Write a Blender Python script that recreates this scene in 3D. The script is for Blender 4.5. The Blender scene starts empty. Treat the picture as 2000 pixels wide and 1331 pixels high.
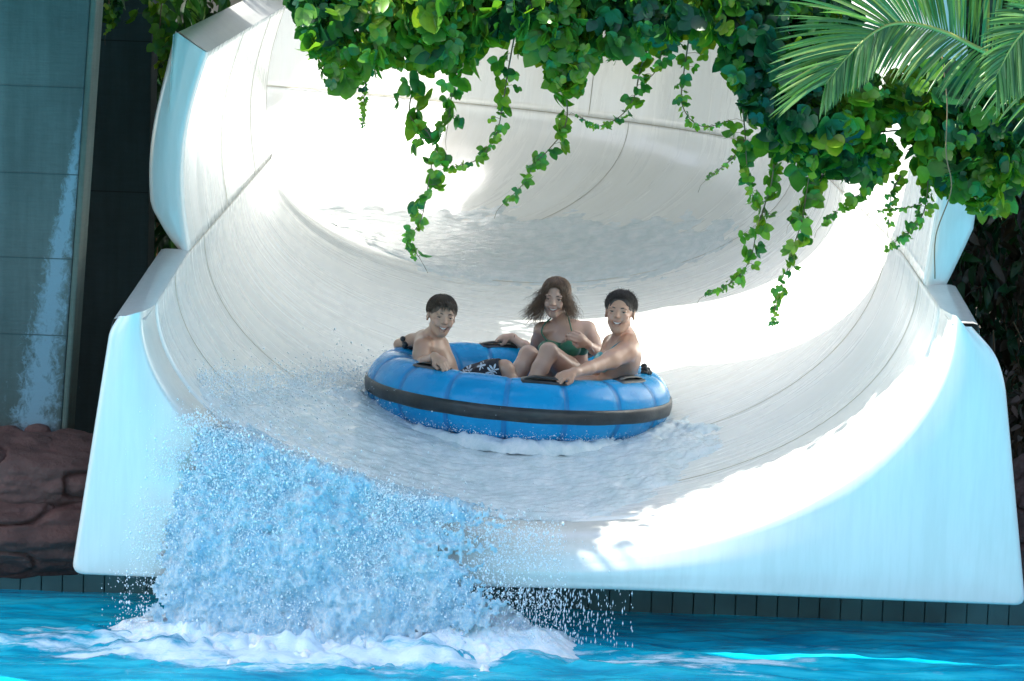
import bpy, bmesh, math, random
import numpy as np
from mathutils import Vector, Matrix, Euler, noise as mnoise
random.seed(7); rng = np.random.default_rng(7)
SC = bpy.context.scene
COL = SC.collection
PI = math.pi

# ------------------------------------------------------------------ camera
F_PX = 5185.0
CAM = np.array([-0.155, -11.6, 2.67])
PITCH = math.radians(6.42); ROLL = math.radians(2.0)
_f = np.array([0, math.cos(PITCH), -math.sin(PITCH)])
_r = np.array([1.0, 0, 0]); _u = np.cross(_r, _f)
CR = _r*math.cos(ROLL) + _u*math.sin(ROLL)
CU = -_r*math.sin(ROLL) + _u*math.cos(ROLL)
cam_data = bpy.data.cameras.new('camera'); cam = bpy.data.objects.new('camera', cam_data)
COL.objects.link(cam); SC.camera = cam
cam_data.sensor_width = 36; cam_data.lens = 36*F_PX/2000
cam_data.clip_end = 2000
cam.matrix_world = Matrix(((CR[0], CU[0], -_f[0], CAM[0]), (CR[1], CU[1], -_f[1], CAM[1]),
                           (CR[2], CU[2], -_f[2], CAM[2]), (0, 0, 0, 1)))
def at(px, py, y):
    """world point seen at photo pixel (px,py) at depth y"""
    d = _f*F_PX + CR*(px-1000) + CU*(665.5-py)
    return CAM + d*((y-CAM[1])/d[1])
SC.render.resolution_x = 1024; SC.render.resolution_y = 681

# ------------------------------------------------------------------ light
SUN_EL = math.radians(52); SUN_AZ = math.radians(-86)     # azimuth from +Y towards +X : sun on the left, a little behind
world = bpy.data.worlds.new("World"); SC.world = world; world.use_nodes = True
wn = world.node_tree; bg = wn.nodes['Background']
sky = wn.nodes.new('ShaderNodeTexSky'); sky.sky_type = 'NISHITA'; sky.sun_disc = False
sky.sun_elevation = SUN_EL; sky.sun_rotation = SUN_AZ; sky.ozone_density = .3; sky.dust_density = 2.5
wn.links.new(sky.outputs[0], bg.inputs[0]); bg.inputs[1].default_value = 0.15
sun_d = bpy.data.lights.new('sun', 'SUN'); sun_d.energy = 4.6; sun_d.angle = math.radians(0.6); sun_d.color = (1, .96, .9)
sun = bpy.data.objects.new('sun', sun_d); COL.objects.link(sun)
SUNDIR = Vector((math.sin(SUN_AZ)*math.cos(SUN_EL), math.cos(SUN_AZ)*math.cos(SUN_EL), math.sin(SUN_EL)))
sun.rotation_euler = SUNDIR.to_track_quat('Z', 'Y').to_euler()
SC.view_settings.view_transform = 'Standard'; SC.view_settings.look = 'None'
SC.view_settings.exposure = 1.52; SC.view_settings.gamma = 1.0
SC.render.engine = 'CYCLES'
SC.cycles.max_bounces = 8; SC.cycles.diffuse_bounces = 5; SC.cycles.transparent_max_bounces = 12

# ------------------------------------------------------------------ helpers
def tag(o, label=None, cat=None, group=None, kind=None):
    if label: o['label'] = label
    if cat: o['category'] = cat
    if group: o['group'] = group
    if kind: o['kind'] = kind
    return o
def link(name, me, mat=None, parent=None, smooth=True):
    o = bpy.data.objects.new(name, me); COL.objects.link(o)
    if mat is not None:
        for m in (mat if isinstance(mat, (list, tuple)) else [mat]): me.materials.append(m)
    if parent is not None: o.parent = parent
    if smooth and len(me.polygons): me.polygons.foreach_set('use_smooth', [True]*len(me.polygons))
    return o
def mesh(name, v, f, mat=None, parent=None, smooth=True, col=None, mi=None):
    me = bpy.data.meshes.new(name)
    v = np.asarray(v, dtype=float)
    me.from_pydata(v.tolist() if len(v) < 1 else [tuple(p) for p in v], [], [tuple(q) for q in f])
    if col is not None:
        a = me.color_attributes.new('Col', 'FLOAT_COLOR', 'POINT')
        c = np.ones((len(v), 4)); c[:, :3] = col; a.data.foreach_set('color', c.ravel())
    o = link(name, me, mat, parent, smooth)
    if mi is not None: me.polygons.foreach_set('material_index', list(mi))
    return o
def fastmesh(name, v, f, mat=None, parent=None, smooth=True, col=None):
    """v (n,3) and f (m,3) or (m,4) arrays"""
    me = bpy.data.meshes.new(name); v = np.asarray(v, np.float32); f = np.asarray(f, np.int32)
    k = f.shape[1]
    me.vertices.add(len(v)); me.vertices.foreach_set('co', v.ravel())
    me.loops.add(f.size); me.loops.foreach_set('vertex_index', f.ravel())
    me.polygons.add(len(f)); me.polygons.foreach_set('loop_start', np.arange(0, f.size, k, dtype=np.int32))
    me.polygons.foreach_set('loop_total', np.full(len(f), k, np.int32))
    me.update(calc_edges=True); me.validate()
    if col is not None:
        a = me.color_attributes.new('Col', 'FLOAT_COLOR', 'POINT')
        c = np.ones((len(v), 4), np.float32); c[:, :3] = col; a.data.foreach_set('color', c.ravel())
    return link(name, me, mat, parent, smooth)
def empty(name, loc, label=None, cat=None, group=None):
    o = bpy.data.objects.new(name, None); COL.objects.link(o); o.location = Vector(loc)
    o.empty_display_size = .1
    bpy.context.view_layer.update()
    return tag(o, label, cat, group)
def adopt(o, parent):
    """parent o (built in world coordinates) to an empty without moving it"""
    o.parent = parent; o.matrix_parent_inverse = Matrix.Translation(-parent.location)
    return o
def gridfaces(n, m, closed=False):
    i, j = np.meshgrid(np.arange(n-1), np.arange(m if closed else m-1), indexing='ij')
    j2 = (j+1) % m
    return np.stack([i*m+j, i*m+j2, (i+1)*m+j2, (i+1)*m+j], -1).reshape(-1, 4)
def box_vf(cx, cy, cz, sx, sy, sz, rot=None):
    c = np.array([[x, y, z] for x in (-.5, .5) for y in (-.5, .5) for z in (-.5, .5)])*[sx, sy, sz]
    if rot is not None: c = c @ np.array(rot).T
    return c+[cx, cy, cz], [(0, 1, 3, 2), (4, 6, 7, 5), (0, 4, 5, 1), (2, 3, 7, 6), (0, 2, 6, 4), (1, 5, 7, 3)]
def join_vf(parts):
    V = []; Fc = []; n = 0
    for v, f in parts:
        V.append(np.asarray(v)); Fc += [tuple(i+n for i in q) for q in f]; n += len(v)
    return np.concatenate(V), Fc
def bevel(o, w, seg=2):
    m = o.modifiers.new('bevel', 'BEVEL'); m.width = w; m.segments = seg; m.limit_method = 'ANGLE'
    return o
def tube_vf(pts, rad, n=8, cap=True):
    pts = np.asarray(pts, float); N = len(pts); rad = np.broadcast_to(rad, (N,))
    t = np.gradient(pts, axis=0); t /= np.linalg.norm(t, axis=1)[:, None]+1e-12
    up = np.array([0, 0, 1.]) if abs(t[0, 2]) < .9 else np.array([1., 0, 0])
    V = []
    a = np.cross(t[0], up); a /= np.linalg.norm(a)
    for i in range(N):
        a = a-t[i]*(a@t[i]); a /= np.linalg.norm(a)+1e-12; b = np.cross(t[i], a)
        for k in range(n):
            an = 2*PI*k/n; V.append(pts[i]+rad[i]*(math.cos(an)*a+math.sin(an)*b))
    f = [tuple(q) for q in gridfaces(N, n, True)]
    if cap: f.append(tuple(range(n-1, -1, -1))); f.append(tuple((N-1)*n+k for k in range(n)))
    return np.array(V), f
def spline(pts, n):
    """Catmull-Rom through pts, n samples"""
    P = np.asarray(pts, float); P = np.vstack([2*P[0]-P[1], P, 2*P[-1]-P[-2]])
    m = len(P)-3; out = []
    for t in np.linspace(0, m-1e-6, n):
        i = int(t); u = t-i; p0, p1, p2, p3 = P[i:i+4]
        out.append(.5*((2*p1)+(-p0+p2)*u+(2*p0-5*p1+4*p2-p3)*u*u+(-p0+3*p1-3*p2+p3)*u**3))
    return np.array(out)
_perm = rng.permutation(512)
def vnoise(p, seed=0):
    """vectorised value noise, p (...,3) -> [-1,1]"""
    p = np.asarray(p, float); i = np.floor(p).astype(np.int64); f = p-i; f = f*f*(3-2*f)
    def h(a, b, c):
        n = (a*374761393+b*668265263+c*2147483647+seed*1274126177) & 0xffffffff
        n = ((n ^ (n >> 13))*1274126177) & 0xffffffff
        n = (n ^ (n >> 16)) & 0xffff
        return n/32767.5-1
    r = 0
    for dx in (0, 1):
        wx = f[..., 0] if dx else 1-f[..., 0]
        for dy in (0, 1):
            wy = f[..., 1] if dy else 1-f[..., 1]
            for dz in (0, 1):
                wz = f[..., 2] if dz else 1-f[..., 2]
                r = r+wx*wy*wz*h(i[..., 0]+dx, i[..., 1]+dy, i[..., 2]+dz)
    return r
def fbm(p, oct=4, seed=0):
    r = 0; a = 1; p = np.asarray(p, float)
    for k in range(oct): r = r+a*vnoise(p*2**k, seed+k); a *= .5
    return r

# ------------------------------------------------------------------ materials
class NT:
    def __init__(s, name):
        s.m = bpy.data.materials.new(name); s.m.use_nodes = True; s.t = s.m.node_tree
        s.b = s.t.nodes['Principled BSDF']; s.out = s.t.nodes['Material Output']
    def n(s, typ, **kw):
        x = s.t.nodes.new(typ)
        for k, v in kw.items():
            if k.startswith('i_'):
                key = k[2:].replace('_', ' '); x.inputs[int(key) if key.isdigit() else key].default_value = v
            else: setattr(x, k, v)
        return x
    def l(s, a, b): s.t.links.new(a, b)
    def coord(s, kind='Object', scale=(1, 1, 1)):
        c = s.n('ShaderNodeTexCoord'); m = s.n('ShaderNodeMapping'); m.inputs['Scale'].default_value = scale
        s.l(c.outputs[kind], m.inputs[0]); return m.outputs[0]
    def noise(s, vec, scale, detail=4, rough=.5, dist=0):
        x = s.n('ShaderNodeTexNoise', i_Scale=scale, i_Detail=detail, i_Roughness=rough, i_Distortion=dist)
        if vec is not None: s.l(vec, x.inputs['Vector'])
        return x.outputs[0]
    def ramp(s, fac, stops):
        r = s.n('ShaderNodeValToRGB'); e = r.color_ramp.elements
        while len(e) > 1: e.remove(e[-1])
        e[0].position = stops[0][0]; e[0].color = (*stops[0][1], 1)
        for p, c in stops[1:]:
            x = e.new(p); x.color = (*c, 1)
        s.l(fac, r.inputs[0]); return r.outputs[0]
    def bump(s, h, strength=.3, dist=.01):
        b = s.n('ShaderNodeBump', i_Strength=strength, i_Distance=dist); s.l(h, b.inputs['Height'])
        s.l(b.outputs[0], s.b.inputs['Normal']); return b.outputs[0]
    def mix(s, f, a, b, typ='MIX'):
        m = s.n('ShaderNodeMix', data_type='RGBA', blend_type=typ)
        for k, v in ((0, f), (6, a), (7, b)):
            if isinstance(v, (float, int)): m.inputs[k].default_value = v
            elif isinstance(v, tuple): m.inputs[k].default_value = (*v, 1)
            else: s.l(v, m.inputs[k])
        return m.outputs[2]
    def set(s, **kw):
        for k, v in kw.items():
            key = k.replace('_', ' ')
            if isinstance(v, (float, int)): s.b.inputs[key].default_value = v
            elif isinstance(v, tuple): s.b.inputs[key].default_value = (*v, 1) if len(v) == 3 and key != 'Subsurface Radius' else v
            else: s.l(v, s.b.inputs[key])
        return s
def g3(v): return (v, v, v)
def plain(name, col, rough=.5, bump=0, bscale=60, var=.12, **kw):
    t = NT(name); v = t.coord('Object'); n = t.noise(v, bscale*.2, 5)
    lo = tuple(c*(1-var) for c in col); hi = tuple(min(1, c*(1+var)) for c in col)
    t.set(Base_Color=t.ramp(n, [(.3, lo), (.7, hi)]), Roughness=rough)
    if bump: t.bump(t.noise(v, bscale, 4), bump, .004)
    for k, x in kw.items(): t.set(**{k: x})
    return t.m

def make_gelcoat():
    t = NT('white gelcoat')
    uv = t.n('ShaderNodeUVMap', uv_map='UVMap').outputs[0]
    m1 = t.n('ShaderNodeMapping'); m1.inputs['Scale'].default_value = (4.5, .4, 1); t.l(uv, m1.inputs[0])
    streak = t.noise(m1.outputs[0], 1.6, 8, .65, .3)
    m2 = t.n('ShaderNodeMapping'); m2.inputs['Scale'].default_value = (22, .8, 1); t.l(uv, m2.inputs[0])
    fine = t.noise(m2.outputs[0], 1.5, 5, .6)
    blotch = t.noise(t.coord('Object'), .9, 4)
    c = t.ramp(streak, [(.28, (.81, .82, .78)), (.5, (.85, .87, .845)), (.68, (.87, .895, .88))])
    c = t.mix(.10, c, t.ramp(fine, [(.35, (.70, .70, .64)), (.6, (.97, .97, .96))]), 'MULTIPLY')
    c = t.mix(.3, c, t.ramp(blotch, [(.35, (.88, .89, .85)), (.65, (.97, .98, .98))]), 'MULTIPLY')
    rg = t.ramp(streak, [(.3, g3(.38)), (.7, g3(.16))])
    t.set(Base_Color=c, Roughness=rg, Coat_Weight=.35, Coat_Roughness=.08)
    t.bump(fine, .05, .002)
    return t.m
M_GEL = make_gelcoat()
def make_gel_face():
    t = NT('shade-toned gelcoat edge'); v = t.coord('Object', (1, 1, .35))
    c = t.ramp(t.noise(v, 2.2, 6, .6), [(.3, (.65, .66, .625)), (.7, (.74, .75, .715))])
    w = t.coord('Object', (6, 6, .5)); c = t.mix(.12, c, t.ramp(t.noise(w, 6, 5, .6), [(.4, (.6, .62, .55)), (.6, (1, 1, 1))]), 'MULTIPLY')
    t.set(Base_Color=c, Roughness=.25, Coat_Weight=.4, Coat_Roughness=.1)
    t.bump(t.noise(t.coord('Object'), 3, 3), .1, .01)
    return t.m
M_FACE = make_gel_face()  # darker copy of the gelcoat; shade on the outer faces put into the colour
M_JOINT = plain('joint sealant', (.42, .39, .30), .7)
def make_concrete(name, c0, c1, c2):
    t = NT(name); v = t.coord('Object')
    c = t.ramp(t.noise(v, 1.6, 8, .65), [(.3, c0), (.55, c1), (.75, c2)])
    brush = t.noise(t.coord('Object', (8, 8, 90)), 1, 4, .6)
    drip = t.noise(t.coord('Object', (5, 5, .5)), 1.5, 6, .65)
    c = t.mix(.5, c, t.ramp(drip, [(.38, (.45, .48, .46)), (.6, (1, 1, 1))]), 'MULTIPLY')
    c = t.mix(.25, c, t.ramp(brush, [(.3, (.5, .5, .5)), (.7, (1.0, 1, 1))]), 'MULTIPLY')
    t.set(Base_Color=c, Roughness=.9)
    h = t.n('ShaderNodeMath', operation='ADD'); t.l(brush, h.inputs[0]); t.l(t.noise(v, 40, 6, .6), h.inputs[1])
    t.bump(h.outputs[0], .5, .006)
    return t
tc = make_concrete('painted concrete', (.070, .088, .084), (.092, .116, .110), (.118, .14, .132))
# pale lime stain running down near the right-hand edge of the pillar
def add_stain(t):
    v = t.n('ShaderNodeTexCoord').outputs['Object']; s = t.n('ShaderNodeSeparateXYZ'); t.l(v, s.inputs[0])
    # centre line of the stain x = xs(z)
    cx = t.n('ShaderNodeMapRange', i_1=0.55, i_2=2.3, i_3=-2.47, i_4=-2.22); t.l(s.outputs['Z'], cx.inputs[0])
    d = t.n('ShaderNodeMath', operation='SUBTRACT'); t.l(s.outputs['X'], d.inputs[0]); t.l(cx.outputs[0], d.inputs[1])
    ab = t.n('ShaderNodeMath', operation='ABSOLUTE'); t.l(d.outputs[0], ab.inputs[0])
    wd = t.n('ShaderNodeMapRange', i_1=0.5, i_2=2.35, i_3=.15, i_4=.01); t.l(s.outputs['Z'], wd.inputs[0])
    q = t.n('ShaderNodeMath', operation='DIVIDE'); t.l(ab.outputs[0], q.inputs[0]); t.l(wd.outputs[0], q.inputs[1])
    n = t.noise(t.coord('Object', (1, 1, .7)), 22, 8, .75, .5)
    a = t.n('ShaderNodeMath', operation='MULTIPLY_ADD', i_1=-.28, i_2=.78); t.l(q.outputs[0], a.inputs[0])
    e = t.n('ShaderNodeMath', operation='ADD'); t.l(a.outputs[0], e.inputs[0]); t.l(n, e.inputs[1])
    hz = t.n('ShaderNodeMapRange', i_1=2.45, i_2=2.0, i_3=0, i_4=1); t.l(s.outputs['Z'], hz.inputs[0])
    r = t.n('ShaderNodeMapRange', i_1=1.02, i_2=1.2, i_3=0, i_4=.8); t.l(e.outputs[0], r.inputs[0])
    mm = t.n('ShaderNodeMath', operation='MULTIPLY'); t.l(r.outputs[0], mm.inputs[0]); t.l(hz.outputs[0], mm.inputs[1])
    old = t.b.inputs['Base Color'].links[0].from_socket
    # darker and mottled towards the foot of the pillar
    ft = t.n('ShaderNodeMapRange', i_1=1.25, i_2=.75, i_3=0, i_4=1); t.l(s.outputs['Z'], ft.inputs[0])
    n2 = t.noise(t.coord('Object', (1, 1, .5)), 9, 8, .7)
    dm = t.n('ShaderNodeMath', operation='MULTIPLY'); t.l(ft.outputs[0], dm.inputs[0]); t.l(n2, dm.inputs[1])
    old = t.mix(dm.outputs[0], old, (.05, .055, .045))
    t.l(t.mix(mm.outputs[0], old, (.19, .27, .32)), t.b.inputs['Base Color'])
add_stain(tc); M_CONC = tc.m
M_CONC_EDGE = make_concrete('bare concrete edge', (.085, .098, .08), (.12, .135, .11), (.155, .165, .135)).m
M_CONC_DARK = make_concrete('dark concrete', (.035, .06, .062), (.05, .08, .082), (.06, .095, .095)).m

# ------------------------------------------------------------------ flume geometry
S0, RC, A_ = 5.7, 3.3, 1.766
SMAX = 12.0
def centre(s):
    if s <= S0: return 0.0, s, 0.0
    a = (s-S0)/RC
    if a > 2.0: a2 = 2.0
    else: a2 = a
    return -RC*(1-math.cos(a2)), S0+RC*math.sin(a2), a2
_zs = np.linspace(0, 14, 281); _zz = .50+np.concatenate([[0], np.cumsum(np.interp((_zs[1:]+_zs[:-1])/2, [0, 1.9, 3.1, 5.6, 6.6], [.03, .03, .14, .14, .075])*np.diff(_zs))])
def z_floor(s): return float(np.interp(s, _zs, _zz))
def z_rimL(s): return 1.400+.125*min(s, 1.5)+.067*max(0, s-1.5)
def z_rimR(s): return 1.508+.125*min(s, 1.5)+.062*max(0, s-1.5)
def sec(s, t, h):
    cx, cy, a = centre(s); return np.array([cx+t*math.cos(a), cy+t*math.sin(a), h])
def S_low(s, v):
    """v 0..1 : left rim, floor, right rim"""
    ph = (v-.5)*PI; zf = z_floor(s); b = (z_rimL(s) if ph < 0 else z_rimR(s))-zf
    return sec(s, A_*math.sin(ph), zf+b*(1-math.cos(ph)))
def S_up(s, w, side, H=None):
    H = H or (.98 if side < 0 else 1.35)
    t = A_+.06*math.sin(PI*min(1, w))-.07*w*w
    z = (z_rimL(s) if side < 0 else z_rimR(s))+H*w
    return sec(s, side*t, z)
def grid_surface(fn, ss, vs, name, mat, parent, flip=False, uvf=None, thick=.03):
    P = np.array([[fn(s, v) for v in vs] for s in ss]); n, m = P.shape[:2]
    f = gridfaces(n, m)
    if flip: f = f[:, ::-1]
    o = fastmesh(name, P.reshape(-1, 3), f, mat, parent)
    uv = o.data.uv_layers.new(name='UVMap')
    arc = np.concatenate([[0], np.cumsum(np.linalg.norm(np.diff(P[0], axis=0), axis=1))])
    li = np.zeros(len(o.data.loops), np.int32); o.data.loops.foreach_get('vertex_index', li)
    U = np.stack([np.asarray(ss)[li//m], arc[li % m]+(uvf or 0)], -1)
    uv.data.foreach_set('uv', U.astype(np.float32).ravel())
    if thick:
        md = o.modifiers.new('shell', 'SOLIDIFY'); md.thickness = thick; md.offset = -1
    return o
slide = empty('water_slide', (0, 2, 0), 'large white open water slide curving down to a flared mouth above the pool', 'water slide')
ss_low = np.concatenate([np.linspace(.3, S0, 60), np.linspace(S0+.1, SMAX, 80)])
grid_surface(S_low, ss_low, np.linspace(0, 1, 97), 'channel', M_GEL, adopt(bpy.data.objects.new('tmp', None), slide) if False else None).parent = None
chan = bpy.data.objects['channel']; adopt(chan, slide)
SL, SR = 1.5, .78
wl = grid_surface(lambda s, w: S_up(s, w, -1), np.linspace(SL, SMAX, 130), np.linspace(0, 1, 24), 'side_wall', M_GEL, None, True, 4); adopt(wl, slide)
wr = grid_surface(lambda s, w: S_up(s, w, 1), np.linspace(SR, SMAX, 130), np.linspace(0, 1, 24), 'side_wall', M_GEL, None, False, 8); adopt(wr, slide)
for o in (wl, wr): tag(o, 'raised upper wall of the slide')

# flared mouth: rounded inner lip, flat face, rounded outer edge
def make_mouth():
    z0 = 1.60
    out = [at(232, 617, 0), at(214, 645, 0), at(139, 1121, 0), at(560, 1138, 0), at(1200, 1152, 0), at(2003, 1183, 0), at(1963, 745, 0), at(1945, 690, 0), at(1898, 638, 0)]
    out = [np.array([p[0], p[2]]) for p in out]
    rr = [0, .04, .06, 0, 0, .05, .3, .1, 0]
    pts = []
    for i, p in enumerate(out):
        if rr[i] == 0: pts.append(p); continue
        a = out[i-1]-p; b = out[i+1]-p; la, lb = np.linalg.norm(a), np.linalg.norm(b); r = min(rr[i], la*.45, lb*.45)
        A, B = p+a/la*r, p+b/lb*r
        for t in np.linspace(0, 1, 9): pts.append((1-t)**2*A+2*t*(1-t)*p+t*t*B)
    pts = [pts[i]*(1-t)+pts[i+1]*t for i in range(len(pts)-1) for t in np.linspace(0, 1, max(2, int(np.linalg.norm(pts[i+1]-pts[i])/.03)+1))[:-1]]+[pts[-1]]
    pts = np.array(pts)
    d = pts-[0, z0]; ang = np.arctan2(d[:, 1], d[:, 0]); ang = np.where(ang > .5*PI, ang-2*PI, ang)  # -pi .. 0
    rad = np.linalg.norm(d, axis=1)
    # inner edge
    ph = np.linspace(-PI/2, PI/2, 300)
    I = np.array([S_low(.3, .5+p/PI) for p in ph]); I = I[:, [0, 2]]
    di = I-[0, z0]; ai = np.arctan2(di[:, 1], di[:, 0]); ai = np.where(ai > .5*PI, ai-2*PI, ai)
    uo = (ang-ang[0])/(ang[-1]-ang[0]); ui = (ai-ai[0])/(ai[-1]-ai[0])
    U = np.unique(np.concatenate([np.linspace(0, 1, 160), uo])); A = np.interp(U, uo, ang)
    O = np.stack([np.interp(U, uo, pts[:, 0]), np.interp(U, uo, pts[:, 1])], -1)
    Iu = np.stack([np.interp(U, ui, I[:, 0]), np.interp(U, ui, I[:, 1])], -1)
    tn = np.gradient(Iu, axis=0); nrm = np.stack([tn[:, 1], -tn[:, 0]], -1); nrm /= np.linalg.norm(nrm, axis=1)[:, None]+1e-9
    # outward = away from the centre
    sgn = np.sign(np.sum(nrm*(Iu-[0, z0]), axis=1)); nrm *= sgn[:, None]
    low = np.clip(-np.sin(A), 0, 1)          # bigger rounding at the bottom
    rows = []
    for t in np.linspace(0, 1, 10):
        an = t*PI/2; r = .014+.116*low
        off = r*(1-np.cos(an)); y = .3-(.3+.03)*np.sin(an)
        P = Iu+nrm*off[:, None]; rows.append(np.column_stack([P[:, 0], np.full(len(A), y), P[:, 1]]))
    E0 = Iu+nrm*(.014+.116*low)[:, None]
    ctr = O-[0, z0]; on = ctr/np.linalg.norm(ctr, axis=1)[:, None]
    R2 = .035; Oin = O-on*R2
    for t in np.linspace(.06, 1, 14):
        P = E0*(1-t)+Oin*t; rows.append(np.column_stack([P[:, 0], np.full(len(A), -.03-.012*math.sin(PI*t)), P[:, 1]]))
    for t in np.linspace(.12, 1, 8):
        an = t*PI/2; P = Oin+on*R2*math.sin(an); rows.append(np.column_stack([P[:, 0], np.full(len(A), -.03+R2*(1-math.cos(an))), P[:, 1]]))
    for yb in (.1, .3, .55):
        P = O-on*.02*(yb > .2); rows.append(np.column_stack([P[:, 0], np.full(len(A), yb), P[:, 1]]))
    P = np.array(rows); n, m = P.shape[:2]
    o = fastmesh('mouth_lip', P.reshape(-1, 3), gridfaces(n, m)[:, ::-1], M_FACE)
    uv = o.data.uv_layers.new(name='UVMap')
    adopt(o, slide); tag(o, 'broad flared lip framing the mouth of the slide')
    return O, on
MO, MON = make_mouth()

# flat capping rims along both sides and end flanges of the raised walls
def rim_cap(side):
    smax = (SL if side < 0 else SR); ss = np.linspace(-.01, smax, 14); rows = []
    for s in ss:
        z = z_rimL(s) if side < 0 else z_rimR(s)
        W = .15 if side < 0 else .13+.03*s
        prof = [(A_+.0, z+.001), (A_+.02, z+.006), (A_+W-.03, z+.006), (A_+W-.008, z), (A_+W, z-.03), (A_+W+.01, z-.3)]
        rows.append([sec(s, side*t, h) for t, h in prof])
    P = np.array(rows); f = gridfaces(*P.shape[:2]); f = f if side > 0 else f[:, ::-1]
    o = fastmesh('rim', P.reshape(-1, 3), f, M_FACE); o.data.uv_layers.new(name='UVMap')
    adopt(bevel(o, .004), slide); tag(o, 'flat rim between the mouth and the raised wall')
rim_cap(-1); rim_cap(1)
def end_flange(side):
    s = SL if side < 0 else SR; ws = np.linspace(0, 1, 26); rows = []
    for w in ws:
        p = S_up(s, w, side)
        W = .06+.11*min(1, w/.22)**.8 if side < 0 else .13+.03*min(1, w/.15)
        if side > 0 and w < .3: W = .11+.08*min(1, w/.2)
        q = lambda v: np.array([v[0], v[1], v[2]+.62*max(0, abs(v[0])-.01)*w**6*(v[1] < .06)])
        rows.append([p+q([0, .0, 0]), p+q([side*.008, -.018, 0]), p+q([side*.03, -.022, 0]), p+q([side*(W-.03), -.022+.03, 0]), p+q([side*(W-.004), .035, 0]), p+q([side*W, .07, 0]), p+q([side*(W+.03), .55, 0])])
    P = np.array(rows); f = gridfaces(*P.shape[:2]); f = f if side < 0 else f[:, ::-1]
    o = fastmesh('end_flange', P.reshape(-1, 3), f, M_FACE); o.data.uv_layers.new(name='UVMap'); adopt(o, slide)
    # top flange following the wall's upper edge
    rows = []; H = 1
    for s2 in np.linspace(s, SMAX, 60):
        p = S_up(s2, 1, side); cx, cy, a = centre(s2); d = np.array([math.cos(a), math.sin(a), 0])*side
        rows.append([p+[0, 0, 0], p+d*.01+[0, 0, .006], p+d*.05+[0, 0, .03], p+d*.14+[0, 0, .095], p+d*.17+[0, 0, .08], p+d*.185+[0, 0, -.3]])
    P = np.array(rows); P[0, :, 1] -= .022; f = gridfaces(*P.shape[:2]); f = f if side > 0 else f[:, ::-1]
    o = fastmesh('top_flange', P.reshape(-1, 3), f, M_FACE); o.data.uv_layers.new(name='UVMap'); adopt(o, slide)
end_flange(-1); end_flange(1)
def ribbon(ptsn, w=.007, name='joint', mat=None):
    pts = np.array([p for p, n in ptsn]); nn = np.array([n for p, n in ptsn])
    t = np.gradient(pts, axis=0); t /= np.linalg.norm(t, axis=1)[:, None]; b = np.cross(t, nn)
    P = np.stack([pts+b*w/2+nn*.0015, pts+nn*.004, pts-b*w/2+nn*.0015], 1)
    o = fastmesh(name, P.reshape(-1, 3), gridfaces(len(pts), 3), mat or M_JOINT); adopt(o, slide); return o
def nrm_at(fn, s, v):
    e = 1e-3; a = fn(s+e, v)-fn(s-e, v); b = fn(s, v+e)-fn(s, v-e); n = np.cross(a, b); n /= np.linalg.norm(n); p = fn(s, v)
    cx, cy, _ = centre(s); c = np.array([cx, cy, z_floor(s)+1.2])
    return n if n@(c-p) > 0 else -n
def jline(fn, path, w=.006):
    ribbon([(fn(s, v), nrm_at(fn, s, v)) for s, v in path], w)
for s in (.95, 2.1): jline(S_low, [(s, v) for v in np.linspace(.003, .997, 90)], .0028)
jline(S_low, [(s, .001) for s in np.linspace(SL, SMAX, 120)], .0045)
jline(S_low, [(s, .999) for s in np.linspace(SR, SMAX, 120)], .005)
for s in (3.2, 4.75, 6.0): jline(lambda a, w: S_up(a, w, -1), [(s, w) for w in np.linspace(.01, .99, 30)], .0045)
for s in (3.0, 5.6, 8.2): jline(lambda a, w: S_up(a, w, 1), [(s, w) for w in np.linspace(.01, .99, 30)], .006)
for s in (6.1, 7.9): jline(S_low, [(s, v) for v in np.linspace(.45, .997, 90)], .0035)

# ------------------------------------------------------------------ pool, walls, pillars
def pool_wall():
    V = []; m = plain('dark pool tile', (.03, .10, .105), .35, .2, 20, .3)
    t = empty('pool_wall', (0, .8, 0), 'dark teal tiled pool wall under the mouth of the slide', 'wall')
    parts = [box_vf(x, .83, -.2, .097, .06, .96) for x in np.arange(-7, 8, .1)]
    v, f = join_vf(parts); o = mesh('tile_row', v, f, m, None, False); adopt(bevel(o, .003, 1), t)
    v, f = box_vf(0.5, .93, -.2, 15, .13, .98); adopt(mesh('grout', v, f, plain('grout', (.02, .05, .055), .9), None, False), t)
pool_wall()

# ------------------------------------------------------------------ concrete structures
def slab(name, x0, x1, y0, y1, z0, z1, mat, bev=.012):
    v, f = box_vf((x0+x1)/2, (y0+y1)/2, (z0+z1)/2, x1-x0, y1-y0, z1-z0)
    o = mesh(name, v, f, mat, None, False)
    return bevel(o, bev) if bev else o
pil = empty('concrete_pillar', (-3.2, .4, 0), 'big grey concrete pillar with a pale lime stain left of the slide', 'pillar')
PX = at(178, 300, 1.0)[0]
tb = at(128, 880, 1.0); tt = at(188, 0, 1.0)
def lean_prism(name, pa, pb, z0, z1, y0, y1, mat, wleft=3.5):
    """prism whose right edge leans from pa (bottom x,z) to pb (top x,z)"""
    def xr(z): return pa[0]+(pb[0]-pa[0])*(z-pa[1])/(pb[1]-pa[1])
    zs = np.linspace(z0, z1, 2); V = []
    for z in zs:
        x = xr(z); V += [(x-wleft, y0, z), (x, y0, z), (x, y1, z), (x-wleft, y1, z)]
    f = [(0, 1, 5, 4), (1, 2, 6, 5), (2, 3, 7, 6), (3, 0, 4, 7), (3, 2, 1, 0), (4, 5, 6, 7)]
    return bevel(mesh(name, V, f, mat, None, False), .01), xr
o, xr = lean_prism('shaft', (tb[0]-.03, tb[2]), (tt[0]-.03, tt[2]), .3, 3.3, 1.0, 1.24, M_CONC); adopt(o, pil)
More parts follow.
